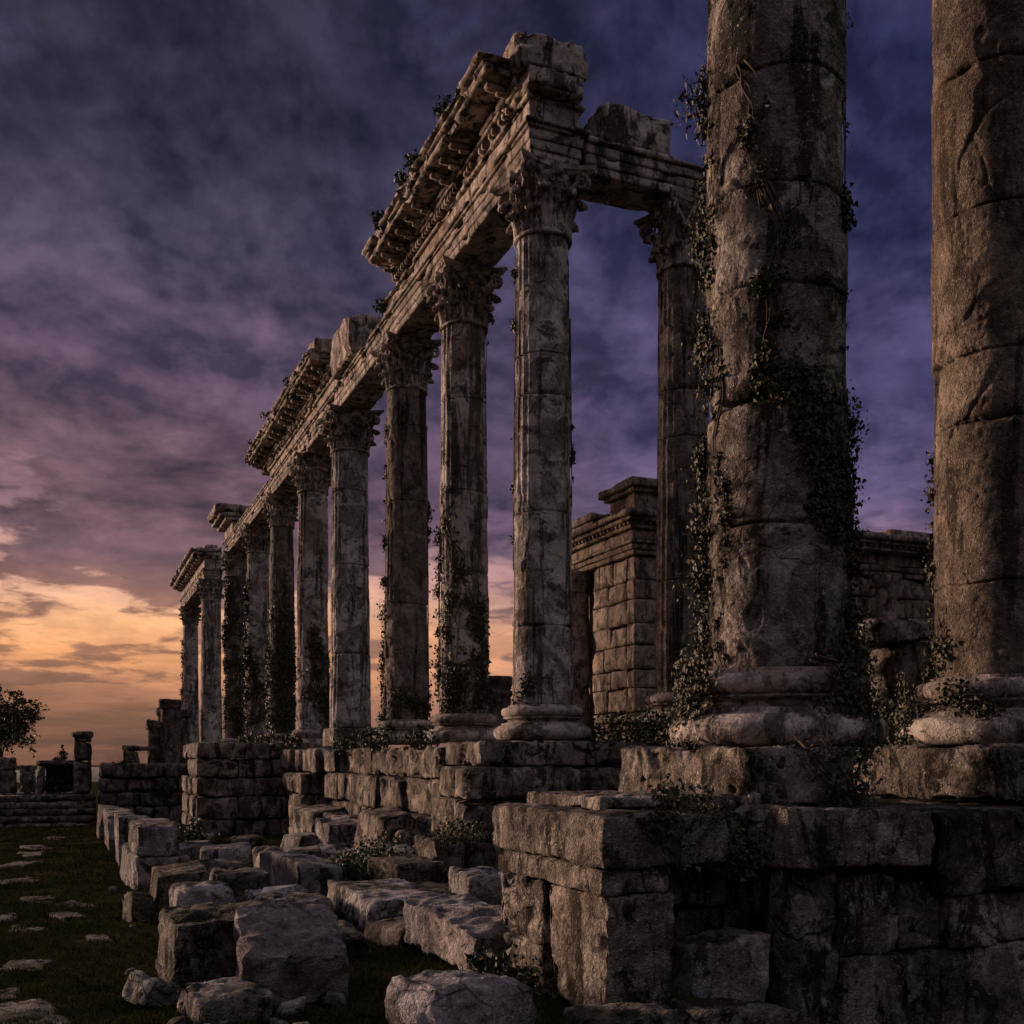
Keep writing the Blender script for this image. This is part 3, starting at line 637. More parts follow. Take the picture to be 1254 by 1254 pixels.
obj('ashlar_block', blk(2.72, 3.16, 5.99, 6.7, -1.6, -1.205, seed=606), M['ashlar'], t)
t = tag(empty('terrace_wall', (3.6, 6.3, -1.6)), 'dark recessed wall of small stones in the niche of the near terrace', 'wall')
for i, (a, b2, c, d, yy) in enumerate([(3.17, 3.4, -.98, -.72, 5.85), (3.41, 3.66, -.95, -.71, 5.66), (3.67, 4.0, -.99, -.71, 5.8), (3.17, 3.52, -1.25, -.99, 5.8), (3.53, 3.98, -1.24, -.995, 5.72), (3.17, 3.6, -1.6, -1.26, 5.75), (3.61, 3.98, -1.6, -1.26, 5.7)]):
    obj('ashlar_block', blk(a, b2, yy, 6.5, c, d, seed=610 + i, chip=.09, r=.035), M['mossy' if i % 3 == 0 else 'ashlar'], t)
t = tag(empty('terrace_wall', (5.6, 5.9, -1.7)), 'long right part of the near terrace wall: cracked upright slabs below thick capping stones', 'wall')
obj('capping_slab', blk(3.93, 5.05, 5.12, 6.7, -.70, -.335, seed=620, skew=.03, tilt=(0, 2.0)), M['ashlar'], t)
obj('capping_slab', blk(5.07, 6.42, 5.08, 6.7, -.90, -.37, seed=621, chip=.1, tilt=(0, .6)), M['mossy'], t)
obj('capping_slab', blk(6.44, 7.9, 5.12, 6.7, -.88, -.38, seed=622), M['ashlar'], t)
obj('capping_slab', blk(7.92, 9.6, 5.12, 6.7, -.86, -.38, seed=623, res=.06), M['ashlar'], t)
for i, (a, b2, c, d, yy) in enumerate([(3.95, 4.36, -2.0, -.70, 5.18), (4.37, 4.83, -1.25, -.745, 5.20), (4.37, 4.88, -2.2, -1.255, 5.17), (4.84, 5.20, -1.25, -.80, 5.21), (4.89, 5.4, -2.2, -1.255, 5.19), (5.21, 5.62, -1.25, -.905, 5.15), (5.41, 6.0, -2.2, -1.255, 5.2), (5.63, 6.3, -1.25, -.905, 5.2), (6.02, 7.0, -2.2, -1.255, 5.19), (6.32, 7.6, -1.25, -.905, 5.2), (7.0, 9.5, -2.2, -1.255, 5.2), (7.62, 9.5, -1.25, -.9, 5.2)]):
    obj('ashlar_block', blk(a, b2, yy, 6.3, c, d, seed=640 + i, amp=.012, chip=.09), M['ashlar' if i % 4 else 'mossy'], t)
obj('terrace_fill', block(3.2, 9.6, 6.66, 7.9, -1.7, -.42, res=.3, r=.02, amp=.02, chip=.02, seed=9), M['earth'])['kind'] = 'structure'
o = obj('plinth_stone', blk(4.0, 4.88, 5.65, 7.37, -.338, .055, seed=660, r=.03, amp=.02, chip=.1), M['ashlar']); tag(o, 'wide pitted plinth stone under the ivy covered foreground column', 'plinth')
o = obj('plinth_stone', blk(4.89, 5.42, 6.25, 7.3, -.338, .052, seed=663, r=.03, amp=.02, chip=.1), M['mossy']); tag(o, 'recessed dark plinth stone in the gap between the two near columns', 'plinth')
o = obj('plinth_stone', blk(6.23, 7.95, 5.67, 7.37, -.345, .075, seed=661, r=.04, amp=.02, chip=.12), M['ashlar']); tag(o, 'pale plinth stone under the brown column at the right edge', 'plinth')
o = obj('slab', blk(3.0, 3.98, 5.75, 6.9, -.345, -.26, seed=662, chip=.05), M['ashlar']); tag(o, 'thin slab lying on the terrace left of the wide plinth stone', 'slab')

# ------------------------------------------------------------------ fallen blocks
FB = [ # x0,x1,y0,y1,z0,z1, rotz, tilt, mat, label, kw
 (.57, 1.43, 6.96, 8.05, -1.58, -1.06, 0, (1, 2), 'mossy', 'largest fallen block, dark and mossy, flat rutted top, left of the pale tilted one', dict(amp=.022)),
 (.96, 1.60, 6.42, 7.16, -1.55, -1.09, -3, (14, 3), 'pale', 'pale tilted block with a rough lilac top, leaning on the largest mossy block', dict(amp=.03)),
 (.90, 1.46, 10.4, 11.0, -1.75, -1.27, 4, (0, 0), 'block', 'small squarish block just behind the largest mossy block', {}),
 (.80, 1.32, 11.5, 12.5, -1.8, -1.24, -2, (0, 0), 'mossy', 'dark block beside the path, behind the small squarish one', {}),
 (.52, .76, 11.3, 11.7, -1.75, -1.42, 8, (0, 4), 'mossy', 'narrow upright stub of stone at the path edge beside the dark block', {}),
 (.76, 1.32, 14.8, 16.3, -1.335, -.93, 0, (0, 0), 'block', 'upper grey block of the two stacked along the path edge', {}),
 (.72, 1.42, 14.7, 17.0, -1.86, -1.34, 1, (0, 0), 'block', 'lower longer block of the two stacked along the path edge', {}),
 (.76, 1.38, 19.9, 22.0, -2.05, -1.14, 0, (0, 0), 'block', 'tall kerb block beyond the two stacked ones along the path', {}),
 (.74, 1.40, 25.5, 28.0, -2.25, -1.36, 0, (0, 0), 'block', 'fourth kerb block along the path, halfway to the far steps', {}),
 (.72, 1.45, 32.8, 35.5, -2.5, -1.58, 0, (0, 0), 'far', 'farthest kerb block along the path, near the foot of the far steps', {}),
 (1.95, 2.75, 17.6, 18.6, -1.95, -1.52, -5, (0, 0), 'block', 'flat topped block alone on the turf in front of the projecting spur', {}),
 (2.48, 3.10, 12.7, 14.4, -1.78, -1.33, 2, (0, 2), 'block', 'long block with broken ridged top, midway between the path and the podium', {}),
 (2.62, 3.05, 16.2, 16.9, -1.9, -1.46, 0, (0, 0), 'block', 'small block behind the long one with the ridged top', {}),
 (2.54, 3.36, 9.5, 11.35, -1.66, -1.36, 0, (0, 1), 'block', 'broad flat block with a warm pitted face, behind the long foremost block', {}),
 (2.54, 3.12, 6.75, 8.4, -1.55, -1.2, 0, (0, 0), 'pale', 'long foremost block, one corner towards the viewer, beside the square pier', dict(amp=.026)),
 (1.58, 2.34, 5.1, 5.68, -1.56, -1.2, 12, (0, 6), 'pale', 'rounded boulder at the bottom edge of the photo, left of the square pier', dict(boulder=.45, amp=.03)),
 (2.42, 2.98, 4.7, 5.1, -1.56, -1.33, -8, (0, -4), 'mossy', 'low dark stone at the bottom edge below the square pier', dict(boulder=.3)),
 (4.2, 4.68, 11.2, 11.9, -1.75, -1.4, 3, (0, 0), 'block', 'small block peeping out left of the near terrace wall', {}),
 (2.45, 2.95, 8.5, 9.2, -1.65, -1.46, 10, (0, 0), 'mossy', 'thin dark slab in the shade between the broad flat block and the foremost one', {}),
 (4.3, 5.15, 12.8, 13.9, -1.8, -1.13, 0, (0, 0), 'mossy', 'overgrown block at the foot of the podium corner', {}),
 (3.75, 4.6, 17.0, 18.4, -1.95, -1.6, 8, (3, 0), 'block', 'flat cracked slab between the ridged long block and the kerb step', {}),
 (3.30, 3.84, 5.20, 5.62, -1.56, -1.1, 2, (0, 0), 'block', 'squared block set in the dark niche of the near terrace', {}),
 (2.95, 3.62, 4.62, 5.02, -1.56, -1.34, -4, (0, 3), 'mossy', 'rough stone at the bottom edge in front of the niche', dict(boulder=.25)),
 (.60, 1.04, 6.05, 6.55, -1.56, -1.36, 8, (4, -3), 'block', 'flat rough slab at the bottom edge in front of the pale tilted block', {}),
 (.35, .58, 6.75, 7.05, -1.56, -1.38, 25, (0, 18), 'block', 'small wedge of stone leaning on the left side of the largest mossy block', {}),
 (3.5, 4.1, 11.0, 11.8, -1.75, -1.5, -12, (0, 0), 'mossy', 'low mossy block lying behind the broad flat block', {}),
 (1.9, 2.5, 21.5, 22.3, -2.1, -1.78, 15, (0, 0), 'block', 'little grey block on the turf near the foot of the spur', {}),
 (4.7, 5.35, 17.0, 18.6, -1.95, -1.0, 2, (0, 0), 'ashlar', 'waist high block against the podium below the second column', {}),
 (4.35, 5.1, 19.2, 20.6, -2.0, -1.25, -3, (0, 0), 'block', 'squared block standing on the kerb step below the third column', {}),
 (4.6, 5.4, 22.0, 23.6, -2.1, -1.15, 4, (0, 0), 'ashlar', 'weathered block against the podium, farther along the kerb step', {}),
 (1.5, 2.15, 12.4, 13.3, -1.75, -1.36, -4, (0, 3), 'block', 'angular slab right of the dark path side block', {}),
 (1.55, 2.3, 14.6, 15.6, -1.85, -1.5, 6, (2, 0), 'mossy', 'half sunk slab right of the two stacked path side blocks', {}),
 (1.6, 2.4, 19.8, 21.0, -2.02, -1.66, -3, (0, 0), 'block', 'low block in a shallow hollow right of the tall kerb block', {}),
 (3.55, 4.2, 12.2, 13.2, -1.75, -1.3, 5, (0, 0), 'ashlar', 'upright rough block between the ridged long block and the podium corner', {}),
 (3.62, 4.25, 9.6, 10.5, -1.65, -1.2, -5, (0, 0), 'block', 'rough block right of the broad flat block, close to the terrace', {}),
 (4.45, 5.3, 10.2, 11.0, -1.7, -1.1, 2, (0, 0), 'mossy', 'tall shaded block just behind the near terrace wall', {}),
 (3.25, 3.8, 17.0, 17.9, -1.92, -1.55, -9, (0, 0), 'block', 'rough block left of the flat cracked slab', {}),
 (4.55, 5.25, 13.95, 14.38, -1.85, -1.3, 3, (0, 0), 'ashlar', 'squared block leaning against the foot of the podium corner', {}),
 (4.0, 4.75, 15.0, 16.0, -1.9, -1.42, -6, (3, 2), 'block', 'tilted slab on the rubble slope left of the podium corner', {}),
 (3.3, 4.1, 14.6, 15.7, -1.85, -1.5, 9, (0, 0), 'mossy', 'sunken mossy slab on the slope below the second column', {}),
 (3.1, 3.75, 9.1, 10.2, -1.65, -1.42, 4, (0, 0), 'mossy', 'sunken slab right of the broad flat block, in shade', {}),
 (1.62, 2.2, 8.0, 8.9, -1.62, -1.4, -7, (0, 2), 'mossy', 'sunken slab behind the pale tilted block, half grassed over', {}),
 (1.7, 2.35, 10.2, 11.2, -1.68, -1.4, 5, (2, 0), 'block', 'grey slab between the small squarish block and the broad flat block', {}),
 (3.9, 4.6, 20.0, 21.3, -2.05, -1.55, 4, (0, 0), 'block', 'block lying near the kerb step below the third column', {}),
 (3.0, 3.7, 22.0, 23.2, -2.1, -1.7, -8, (0, 0), 'mossy', 'mossy block out on the turf below the third column', {}),
 (2.3, 3.3, 27.2, 28.0, -2.3, -1.98, -6, (0, 0), 'block', 'low slab lying close under the projecting spur', {}),
]
for i, (x0, x1, y0, y1, z0, z1, rz, tl, mt, lab, kw) in enumerate(FB):
    d = .5 * (y0 + y1); k = dict(res=max(.022, .0035 * d), r=.016, amp=.017, chip=.11, f=3.6, skew=.12, cuts=3, cutd=.2); k.update(kw)
    tag(obj('fallen_block', block(x0, x1, y0, y1, z0, z1, seed=700 + i * 3, rotz=rz, tilt=tl, **k), M[mt]), lab, 'stone block', 'fallen blocks in front of the podium')
# flagstones of the old path, sunk in the grass
FS = [(-.84, 25.16, .6, 'flagstone in the far middle of the path'), (-.79, 17.77, .65, 'widest flagstone at the left edge of the photo, path middle'), (-.33, 14.14, .41, 'pale oblong flagstone left of a matching one'),
 (.04, 13.31, .4, 'pale oblong flagstone nearest the row of kerb blocks'), (-.03, 12.27, .33, 'broken flagstone in front of the two pale oblong ones'), (-.62, 12.43, .26, 'little flagstone at the left edge beside the broken one'),
 (-.39, 11.13, .38, 'raised flagstone with a dark front edge near the left edge'), (-.36, 8.61, .36, 'half buried flagstone with a long dark lip, left foreground'), (-.41, 7.57, .24, 'flagstone cut by the left edge of the photo, foreground'),
 (-.24, 6.8, .40, 'cracked flagstone in the bottom left corner'), (-.5, 34.15, .63, 'flagstone before the far steps'), (-.22, 18.11, .25, 'small flagstone right of the widest one'), (-.78, 28.14, .52, 'flagstone far along the path at the left edge'),
 (-.23, 41.7, .72, 'flagstone at the foot of the far steps'), (.21, 10.07, .22, 'tiny flagstone in the grass beside the dark kerb block'), (-1.0, 21.2, .6, 'flagstone between the widest one and the far ones')]
for i, (x, y, w, lab) in enumerate(FS):
    z = float(gz(x, y)) - .035; L = w * random.uniform(1.2, 1.9) * (1 + y / 40)
    tag(obj('flagstone', block(x - w/2, x + w/2, y - L/2, y + L/2, z - .08, z + random.uniform(.02, .055), res=max(.03, .004 * y), r=.03, amp=.012, chip=.12, seed=900 + i, skew=.12, rotz=random.uniform(-25, 25), f=4), M['flag']), lab, 'flagstone', 'flagstones of the sunken path')
# small rubble
rub = 0
while rub < 120:
    y = 5.6 + 18 * random.random() ** 1.5; x = random.uniform(.3, 1.3) + (y - 5) * .3 * random.random()
    if x > 4.7 or (x > 2.4 and y < 6.8): continue
    s = .035 + .11 * random.random() ** 2; z = float(gz(x, y))
    tag(obj('rubble_stone', block(x - s, x + s, y - s*.8, y + s*.8, z - s*.5, z + s*.7, res=.025 + .002 * y, r=.02, amp=.02, chip=.05, seed=1000 + rub, skew=.3, boulder=.2, cuts=4, cutd=.5, rotz=random.uniform(0, 90)), M['block' if rub % 3 else 'mossy']),
        'small loose rubble stone in the dark grass among the fallen blocks', 'rubble stone', 'rubble stones in the grass'); rub += 1

# ------------------------------------------------------------------ temple behind, right
T = tag(empty('temple', (22, 30, -1)), 'low ashlar temple with a moulded cornice behind the colonnade, seen right of the corner column', 'temple')
obj('wall', merge([c for c in courses(14.8, 17.6, 26.3, 29.0, [5.72, 5.05, 4.5, 3.8, 3.2, 2.5, 1.95, 1.25, .7, 0, -.6], 800, bl=(.7, 1.5), depth=.5, res=.14, cuts=1, cutd=.15, jitter=.035, r=.02, amp=.014, chip=.07)] +
     [block(15.2, 17.6, 28.9, 32.6, -.6, 5.7, res=1, r=.02, amp=.01, chip=.01, seed=2)]), M['temple'], T)
obj('wall', merge([c for c in courses(17.62, 38, 26.55, 27.2, [5.72, 5.1, 4.45, 3.8, 3.15, 2.5, 1.85, 1.2, .55, -.6], 830, bl=(.8, 1.6), depth=.5, res=.2, cuts=1, cutd=.15, jitter=.03, r=.02, amp=.014, chip=.07, sides='s')]), M['temple'], T)
def tem(x0, x1, y0, y1, z0, z1, s, **k): return block(x0, x1, y0, y1, z0, z1, res=.11, r=.008, amp=.004, chip=.05, seed=s, f=2, ridge=0., chipo=-.15, **k)
obj('architrave', merge([tem(14.72, 17.7, 26.22, 32.6, 5.74, 5.88, 850), tem(14.66, 17.7, 26.16, 32.6, 5.882, 6.04, 851), tem(14.58, 17.7, 26.08, 32.6, 6.042, 6.12, 852), tem(17.71, 38, 26.47, 27.6, 5.74, 5.9, 853), tem(17.71, 38, 26.4, 27.6, 5.902, 6.08, 854)]), M['temple'], T)
obj('frieze', merge([tem(14.7, 17.7, 26.2, 32.6, 6.123, 6.45, 855), tem(17.71, 38, 26.45, 27.6, 6.083, 6.45, 856)]), M['temple'], T)
ps = [tem(14.55, 38, 26.05, 27.6, 6.453, 6.55, 857), tem(14.42, 38, 25.92, 27.6, 6.64, 6.76, 858), tem(14.28, 38, 25.78, 27.6, 6.763, 6.92, 859), tem(14.55, 16.5, 27.6, 32.6, 6.453, 6.55, 860), tem(14.42, 16.5, 27.61, 32.6, 6.64, 6.76, 861), tem(14.28, 16.5, 27.61, 32.6, 6.763, 6.92, 862)]
for i in range(26): ps.append(block(14.5, 14.62, 26.1 + i * .24, 26.23 + i * .24, 6.553, 6.638, res=.1, r=.01, amp=.004, chip=.01, seed=i))
for i in range(96): ps.append(block(14.6 + i * .24, 14.73 + i * .24, 26.0, 26.12, 6.553, 6.638, res=.1, r=.01, amp=.004, chip=.01, seed=i + 50))
ps.append(tem(14.7, 38, 26.13, 27.6, 6.551, 6.639, 863)); ps.append(tem(14.63, 16.5, 27.6, 32.6, 6.551, 6.639, 864))
obj('cornice', merge(ps), M['temple'], T)
obj('attic_block', merge([tem(14.75, 16.6, 26.2, 27.7, 6.923, 7.5, 865), tem(14.62, 16.75, 26.05, 27.85, 7.502, 7.62, 866), tem(14.5, 16.9, 25.92, 28.0, 7.622, 7.85, 867)]), M['temple'], T)
obj('attic_block', merge([tem(14.7, 16.2, 28.7, 30.6, 6.923, 7.2, 868), tem(14.6, 16.3, 28.6, 30.9, 7.202, 7.42, 869)]), M['temple'], T)
obj('attic_course', merge([tem(17.4, 24, 26.3, 27.4, 6.923, 7.1, 870), tem(24.1, 38, 26.25, 27.4, 6.923, 7.22, 871)]), M['temple'], T)
for i, x in enumerate((18.6, 24.1, 29.6)):
    q = obj('engaged_column', lathe(dense([(.36, -.6), (.35, 5.0), (.38, 5.05), (.34, 5.1), (.38, 5.3), (.5, 5.6), (.52, 5.73)], .2), 24, (x, 26.5, 0), amp=.015, seed=i), M['temple'], T)
w = tag(empty('temple_column', (15.5, 32, -.4)), 'dark round column tucked against the left side of the temple, behind the corner column', 'column')
local('shaft', mesh_of('shaft', shaft(.42, .38, 5.2, 880, .6, (2.2,), 72, .12), M['temple']), w); w.location = (14.75, 29.9, -.1)
local('capital', mesh_of('capital', lathe([(.38, 5.2), (.44, 5.22), (.44, 5.28), (.4, 5.3), (.46, 5.5), (.56, 5.75), (.58, 5.83), (.3, 5.83)], 32, amp=.01), M['temple']), w)
# ruined stub of wall between the two near columns
w = tag(empty('ruined_pier', (9.3, 9.9, -.5)), 'broken dark pier with an overhanging slab, standing in the gap between the two near columns', 'ruin')
obj('ashlar_block', merge([block(9.1, 9.62, 9.7, 10.4, -.55, .4, res=.06, r=.03, amp=.02, chip=.1, seed=890), block(9.12, 9.6, 9.72, 10.4, .405, 1.35, res=.06, r=.03, amp=.02, chip=.1, seed=891)]), M['ashlar'], w)
obj('lintel_slab', block(8.55, 9.75, 9.6, 10.5, 1.355, 1.62, res=.05, r=.03, amp=.03, chip=.14, seed=892, tilt=(0, -4)), M['ashlar'], w)
obj('jamb_stone', block(8.5, 8.85, 10.0, 10.5, -.55, 1.3, res=.06, r=.03, amp=.03, chip=.12, seed=893), M['mossy'], w)
# distant broken column seen between the second and corner columns
w = tag(empty('broken_column', (10.3, 25.5, .1)), 'short broken column far off in the gap left of the corner column', 'column')
local('shaft', mesh_of('shaft', lathe(dense([(.4, 0), (.36, 1.35), (.42, 1.4), (.42, 1.5), (.36, 1.52), (.44, 1.75), (.44, 1.85), (.2, 1.85)], .1), 32, amp=.03, seed=3), M['far']), w); w.location = (9.75, 24.3, .1)

# ------------------------------------------------------------------ far end of the path: steps, pillars, walls
S = tag(empty('stone_steps', (-2.5, 48, -3)), 'broad flight of low stone steps closing the far end of the path', 'steps')
zt = -1.68
for k in range(5):
    ps = []; x = -8.0
    while x < 0.9:
        L = min(random.uniform(1.4, 2.6), .95 - x)
        if L < .3: break
        ps.append(block(x, x + L - .015, 46.4 + .42 * k + random.uniform(0, .05), 46.4 + .42 * k + (1.0 if k < 4 else 9), zt - .27 * (5 - k) - .0, zt - .27 * (4 - k) - .004, res=.18, r=.04, amp=.025, chip=.12, seed=int(x * 10) + k * 40 + 300)); x += L
    obj('step', merge(ps), M['far'], S)
def pillar(x, y, z, w, h, label, seed, cap=True, mat='far'):
    p = tag(empty('stone_pillar', (x, y, z)), label, 'pillar')
    obj('shaft', merge([block(x - w/2, x + w/2, y - w/2, y + w/2, z + .01, z + h * .52, res=.1, r=.06, amp=.03, chip=.08, seed=seed), block(x - w*.48, x + w*.48, y - w*.48, y + w*.48, z + h * .523, z + h * .83, res=.1, r=.06, amp=.03, chip=.08, seed=seed + 1)]), M[mat], p)
    if cap: obj('cap', merge([block(x - w*.46, x + w*.46, y - w*.46, y + w*.46, z + h * .833, z + h * .9, res=.1, r=.03, amp=.03, chip=.08, seed=seed + 2), block(x - w*.6, x + w*.6, y - w*.6, y + w*.6, z + h * .902, z + h, res=.1, r=.05, amp=.03, chip=.12, seed=seed + 3)]), M[mat], p)
    return p
pillar(.42, 49.7, zt, .74, 2.72, 'free standing square pillar with a cap at the right of the far steps', 1200)
pillar(-2.72, 51.0, zt, .9, 1.9, 'stout pillar below the tree at the left edge, on top of the far steps', 1210, cap=False)
w = tag(empty('ruined_niche', (-.65, 50.6, zt)), 'low walled niche with a black opening, left of the far square pillar', 'ruin')
obj('jamb', block(-1.42, -1.12, 50.1, 51.4, zt + .01, zt + 1.22, res=.12, r=.03, amp=.03, chip=.1, seed=1220), M['far'], w)
obj('jamb', block(.0, .3, 50.4, 51.4, zt + .01, zt + 1.22, res=.12, r=.03, amp=.03, chip=.1, seed=1221), M['far'], w)
obj('lintel', block(-1.45, .3, 50.05, 51.4, zt + 1.225, zt + 1.42, res=.12, r=.03, amp=.03, chip=.1, seed=1222), M['far'], w)
obj('back_wall', block(-1.1, 0, 51.1, 51.4, zt + .01, zt + 1.22, res=.2, r=.02, amp=.02, chip=.05, seed=1223), M['mossy'], w)
obj('roof_slab', block(-1.4, .3, 50.3, 51.45, zt + 1.39, zt + 1.46, res=.2, r=.02, amp=.02, chip=.05, seed=1224), M['far'], w)
tag(obj('broken_stump', block(-1.95, -1.6, 50.0, 50.5, zt, zt + .95, res=.07, r=.1, amp=.06, chip=.1, seed=1225, boulder=.3), M['far']), 'little rounded stone stump between the stout left pillar and the niche', 'stone')
tag(obj('ruined_wall', merge(courses(-2.2, -1.55, 52.4, 53.4, [zt + 1.25, zt + .8, zt + .4, zt], 1226, bl=(.3, .6), depth=.4, res=.1)), M['far']), 'dark stub of wall just right of the stout left pillar', 'wall')
wall('retaining_wall', 'long rubble retaining wall right of the far steps, ending at the podium spur', 'wall', 1.05, 5.6, 47.2, 50.5, [-.34, -.95, -1.55, -2.15, -2.9], 1230, 'far', res=.11, bl=(.6, 1.3), chip=.16, r=.08, amp=.04, jitter=.15)
w = tag(empty('door_frame', (3.0, 53.2, -1)), 'small square door frame silhouetted above the retaining wall', 'ruin')
obj('jamb', block(2.25, 2.95, 53, 53.6, -1.2, .22, res=.1, r=.03, amp=.03, chip=.1, seed=1240), M['far'], w)
obj('jamb', block(3.35, 3.65, 53.1, 53.6, -1.2, .22, res=.1, r=.03, amp=.03, chip=.1, seed=1241), M['far'], w)
obj('lintel', block(2.22, 3.75, 52.95, 53.65, .224, .46, res=.1, r=.03, amp=.03, chip=.1, seed=1242), M['far'], w)
def stub(x, y, z, w, h, label, seed):
    p = tag(empty('broken_column', (x, y, z)), label, 'column', 'broken column stubs beyond the retaining wall')
    local('shaft', mesh_of('shaft', shaft(w/2, w*.45, h, seed, .4, (h*.45,), 48, .12, .04), M['far']), p)
    obj('top_stone', block(x - w*.55, x + w*.55, y - w*.55, y + w*.55, z + h + .003, z + h + .45, res=.08, r=.08, amp=.05, chip=.15, seed=seed), M['far'], p)
stub(3.72, 54.0, -1.2, .72, 2.45, 'lower left stub of the cluster of broken columns beyond the retaining wall', 1250)
stub(4.38, 53.4, -1.2, .95, 3.45, 'tallest of the cluster of broken columns beyond the retaining wall', 1251)
stub(4.2, 56.0, -1.2, .5, 3.2, 'thin stub half hidden behind the tallest broken column', 1252)
stub(5.25, 56.4, -1.2, .8, 3.1, 'rightmost stub of the broken column cluster, beside the far pair', 1253)

# ------------------------------------------------------------------ plants
def ivy(label, strands, seed, leaf=.045, mat='ivy', stem_r=.006, name='ivy'):
    """strands: (points, normals, leaves, spread, lift, axis): leaves grow in clumps that hug the shaft (axis = x, y of its centre)"""
    rng = np.random.default_rng(seed); Ps = []; Ns = []; tubes = []
    for P, N, n, spread, lift, axis in strands:
        n = int(n * 1.9); lift = lift * .5; spread = spread * 1.05
        P = np.array(P, float); N = np.array(N, float); m = len(P); nc = max(5, n // 30)
        def fit(q, up):
            t = np.clip(np.searchsorted(np.linspace(0, 1, m), 0), 0, 0)
            if axis is None: return q + up, None
            d = q[:, :2] - np.array(axis)[:2]; rr = np.linalg.norm(d, axis=1, keepdims=True)
            o_ = np.argsort(P[:, 2]); rad = np.interp(q[:, 2], P[o_, 2], np.linalg.norm(P[o_, :2] - np.array(axis)[:2], axis=1))[:, None]
            u = d / rr; return np.concatenate([u * (rad + up) + np.array(axis)[:2], q[:, 2:]], 1), np.concatenate([u, 0 * rr], 1)
        tc_ = rng.uniform(0, m - 1.001, nc); ic = tc_.astype(int); fc = (tc_ - ic)[:, None]
        C_ = P[ic] * (1 - fc) + P[ic+1] * fc + rng.normal(size=(nc, 3)) * spread * .75; Nc = N[ic]
        w = rng.pareto(1.4, nc) + .3; pick = rng.choice(nc, n, p=w / w.sum()); big = (.25 + .55 * (w[pick] / w.max()) ** .5)[:, None]
        q = C_[pick] + rng.normal(size=(n, 3)) * spread * big * [1, 1, 1.3]
        up = np.abs(rng.normal(size=(n, 1))) * lift * (.4 + big)
        if axis is None: q = q + Nc[pick] * up; nn = Nc[pick]
        else: q, nn = fit(q, up)
        Ps.append(q); Ns.append(nn)
        for s_ in range(max(3, n // 160)):
            W = P + np.cumsum(rng.normal(size=P.shape) * spread * .09, 0) * [1, 1, .4] + rng.normal(size=3) * spread * .5
            W = W + spread * .35 * np.stack([np.sin(np.arange(m) * 1.3 + s_), np.cos(np.arange(m) * .9 + 2 * s_), 0 * np.arange(m)], 1)
            if axis is not None: W = fit(W, .001)[0]
            tubes.append(tube(W, stem_r * rng.uniform(.6, 1.6) * np.linspace(1.2, .5, m), 4))
    r = tag(empty(name, tuple(strands[0][0][-1])), label, 'ivy', 'ivy growing on the ruins')
    obj('foliage', leaves(np.concatenate(Ps), leaf * .85, rng, np.concatenate(Ns)), M[mat], r, smooth=False)
    obj('stem', merge(tubes), M['bark'], r)
    return r
VIEW = {}
def onc(cx, cy, rad, pts, m=24, out=.0, taper=0.):
    """strand on a column: pts = [(angle from the camera-facing side, + to the right; height)]"""
    a0 = math.atan2(-cy, -cx); ph = np.array([p[0] for p in pts], float); z = np.array([p[1] for p in pts], float)
    s = np.linspace(0, len(pts) - 1, m); k = np.arange(len(pts)); ph = np.interp(s, k, ph); z = np.interp(s, k, z); rad = rad * (1 - taper * np.clip((z - .8) / 7.4, 0, 1) ** 1.25)[:, None]
    ph = ph + 4 * np.sin(s * 5.1 + cx) ; th = a0 + np.radians(ph)
    N = np.stack([np.cos(th), np.sin(th), 0 * th], 1)
    P = np.array([cx, cy, 0]) + N * (rad + out); P[:, 2] = z
    return P, N
def st(c, rad, pts, n, spread, lift=.04, **k): P, N = onc(c[0], c[1], rad, pts, **k); return (P, N, n, spread, lift, c)
F1 = (4.88, 6.52); F2 = (7.17, 6.52)
ivy('ivy hanging down the left edge of the foreground column with dangling shoots', [
    st(F1, .507, [(-92, 5.4), (-84, 4.6), (-92, 3.6), (-80, 2.9), (-88, 2.2)], 900, .055, .10),
    st(F1, .507, [(-88, 2.3), (-95, 1.7), (-84, 1.1), (-92, .55)], 1200, .09, .14), st(F1, .507, [(-96, 5.2), (-98, 4.3), (-95, 3.8)], 240, .07, .2), st(F1, .507, [(-70, 4.5), (-62, 4.1), (-74, 3.6), (-60, 3.1)], 160, .07, .03)], 21, .042)
ivy('narrow vine on the left face of the foreground column, above its base', [st(F1, .507, [(-50, 3.0), (-56, 2.4), (-48, 1.7), (-52, 1.1), (-47, .65)], 420, .035, .025)], 22, .034)
ivy('thick dark ivy sweeping diagonally across the middle of the foreground column', [
    st(F1, .507, [(-8, 4.1), (2, 3.5), (-6, 3.0), (8, 2.6), (26, 2.2), (44, 1.9), (62, 1.5)], 900, .065, .05),
    st(F1, .507, [(14, 2.75), (34, 2.4), (52, 2.2), (60, 1.9), (76, 1.6)], 1300, .13, .07), st(F1, .507, [(40, 2.0), (30, 1.75), (38, 1.55)], 220, .06, .05),
    st(F1, .507, [(-25, 5.0), (-15, 4.4), (-20, 4.2)], 90, .06, .02)], 23, .04)
ivy('ivy curtain down the right edge of the foreground column to its base', [
    st(F1, .497, [(76, 5.6), (84, 4.9), (74, 4.2), (86, 3.4), (80, 2.5)], 170, .06, .05), st(F1, .507, [(80, 2.6), (92, 2.1), (84, 1.5), (90, .9), (86, .5)], 1500, .10, .13)], 24, .042)
ivy('ivy clump over the left side of the foreground column base', [st(F1, .72, [(-62, .62), (-50, .45), (-58, .25), (-40, .1)], 900, .11, .08), st(F1, .7, [(-85, .5), (-80, .2)], 300, .1, .08)], 25, .04)
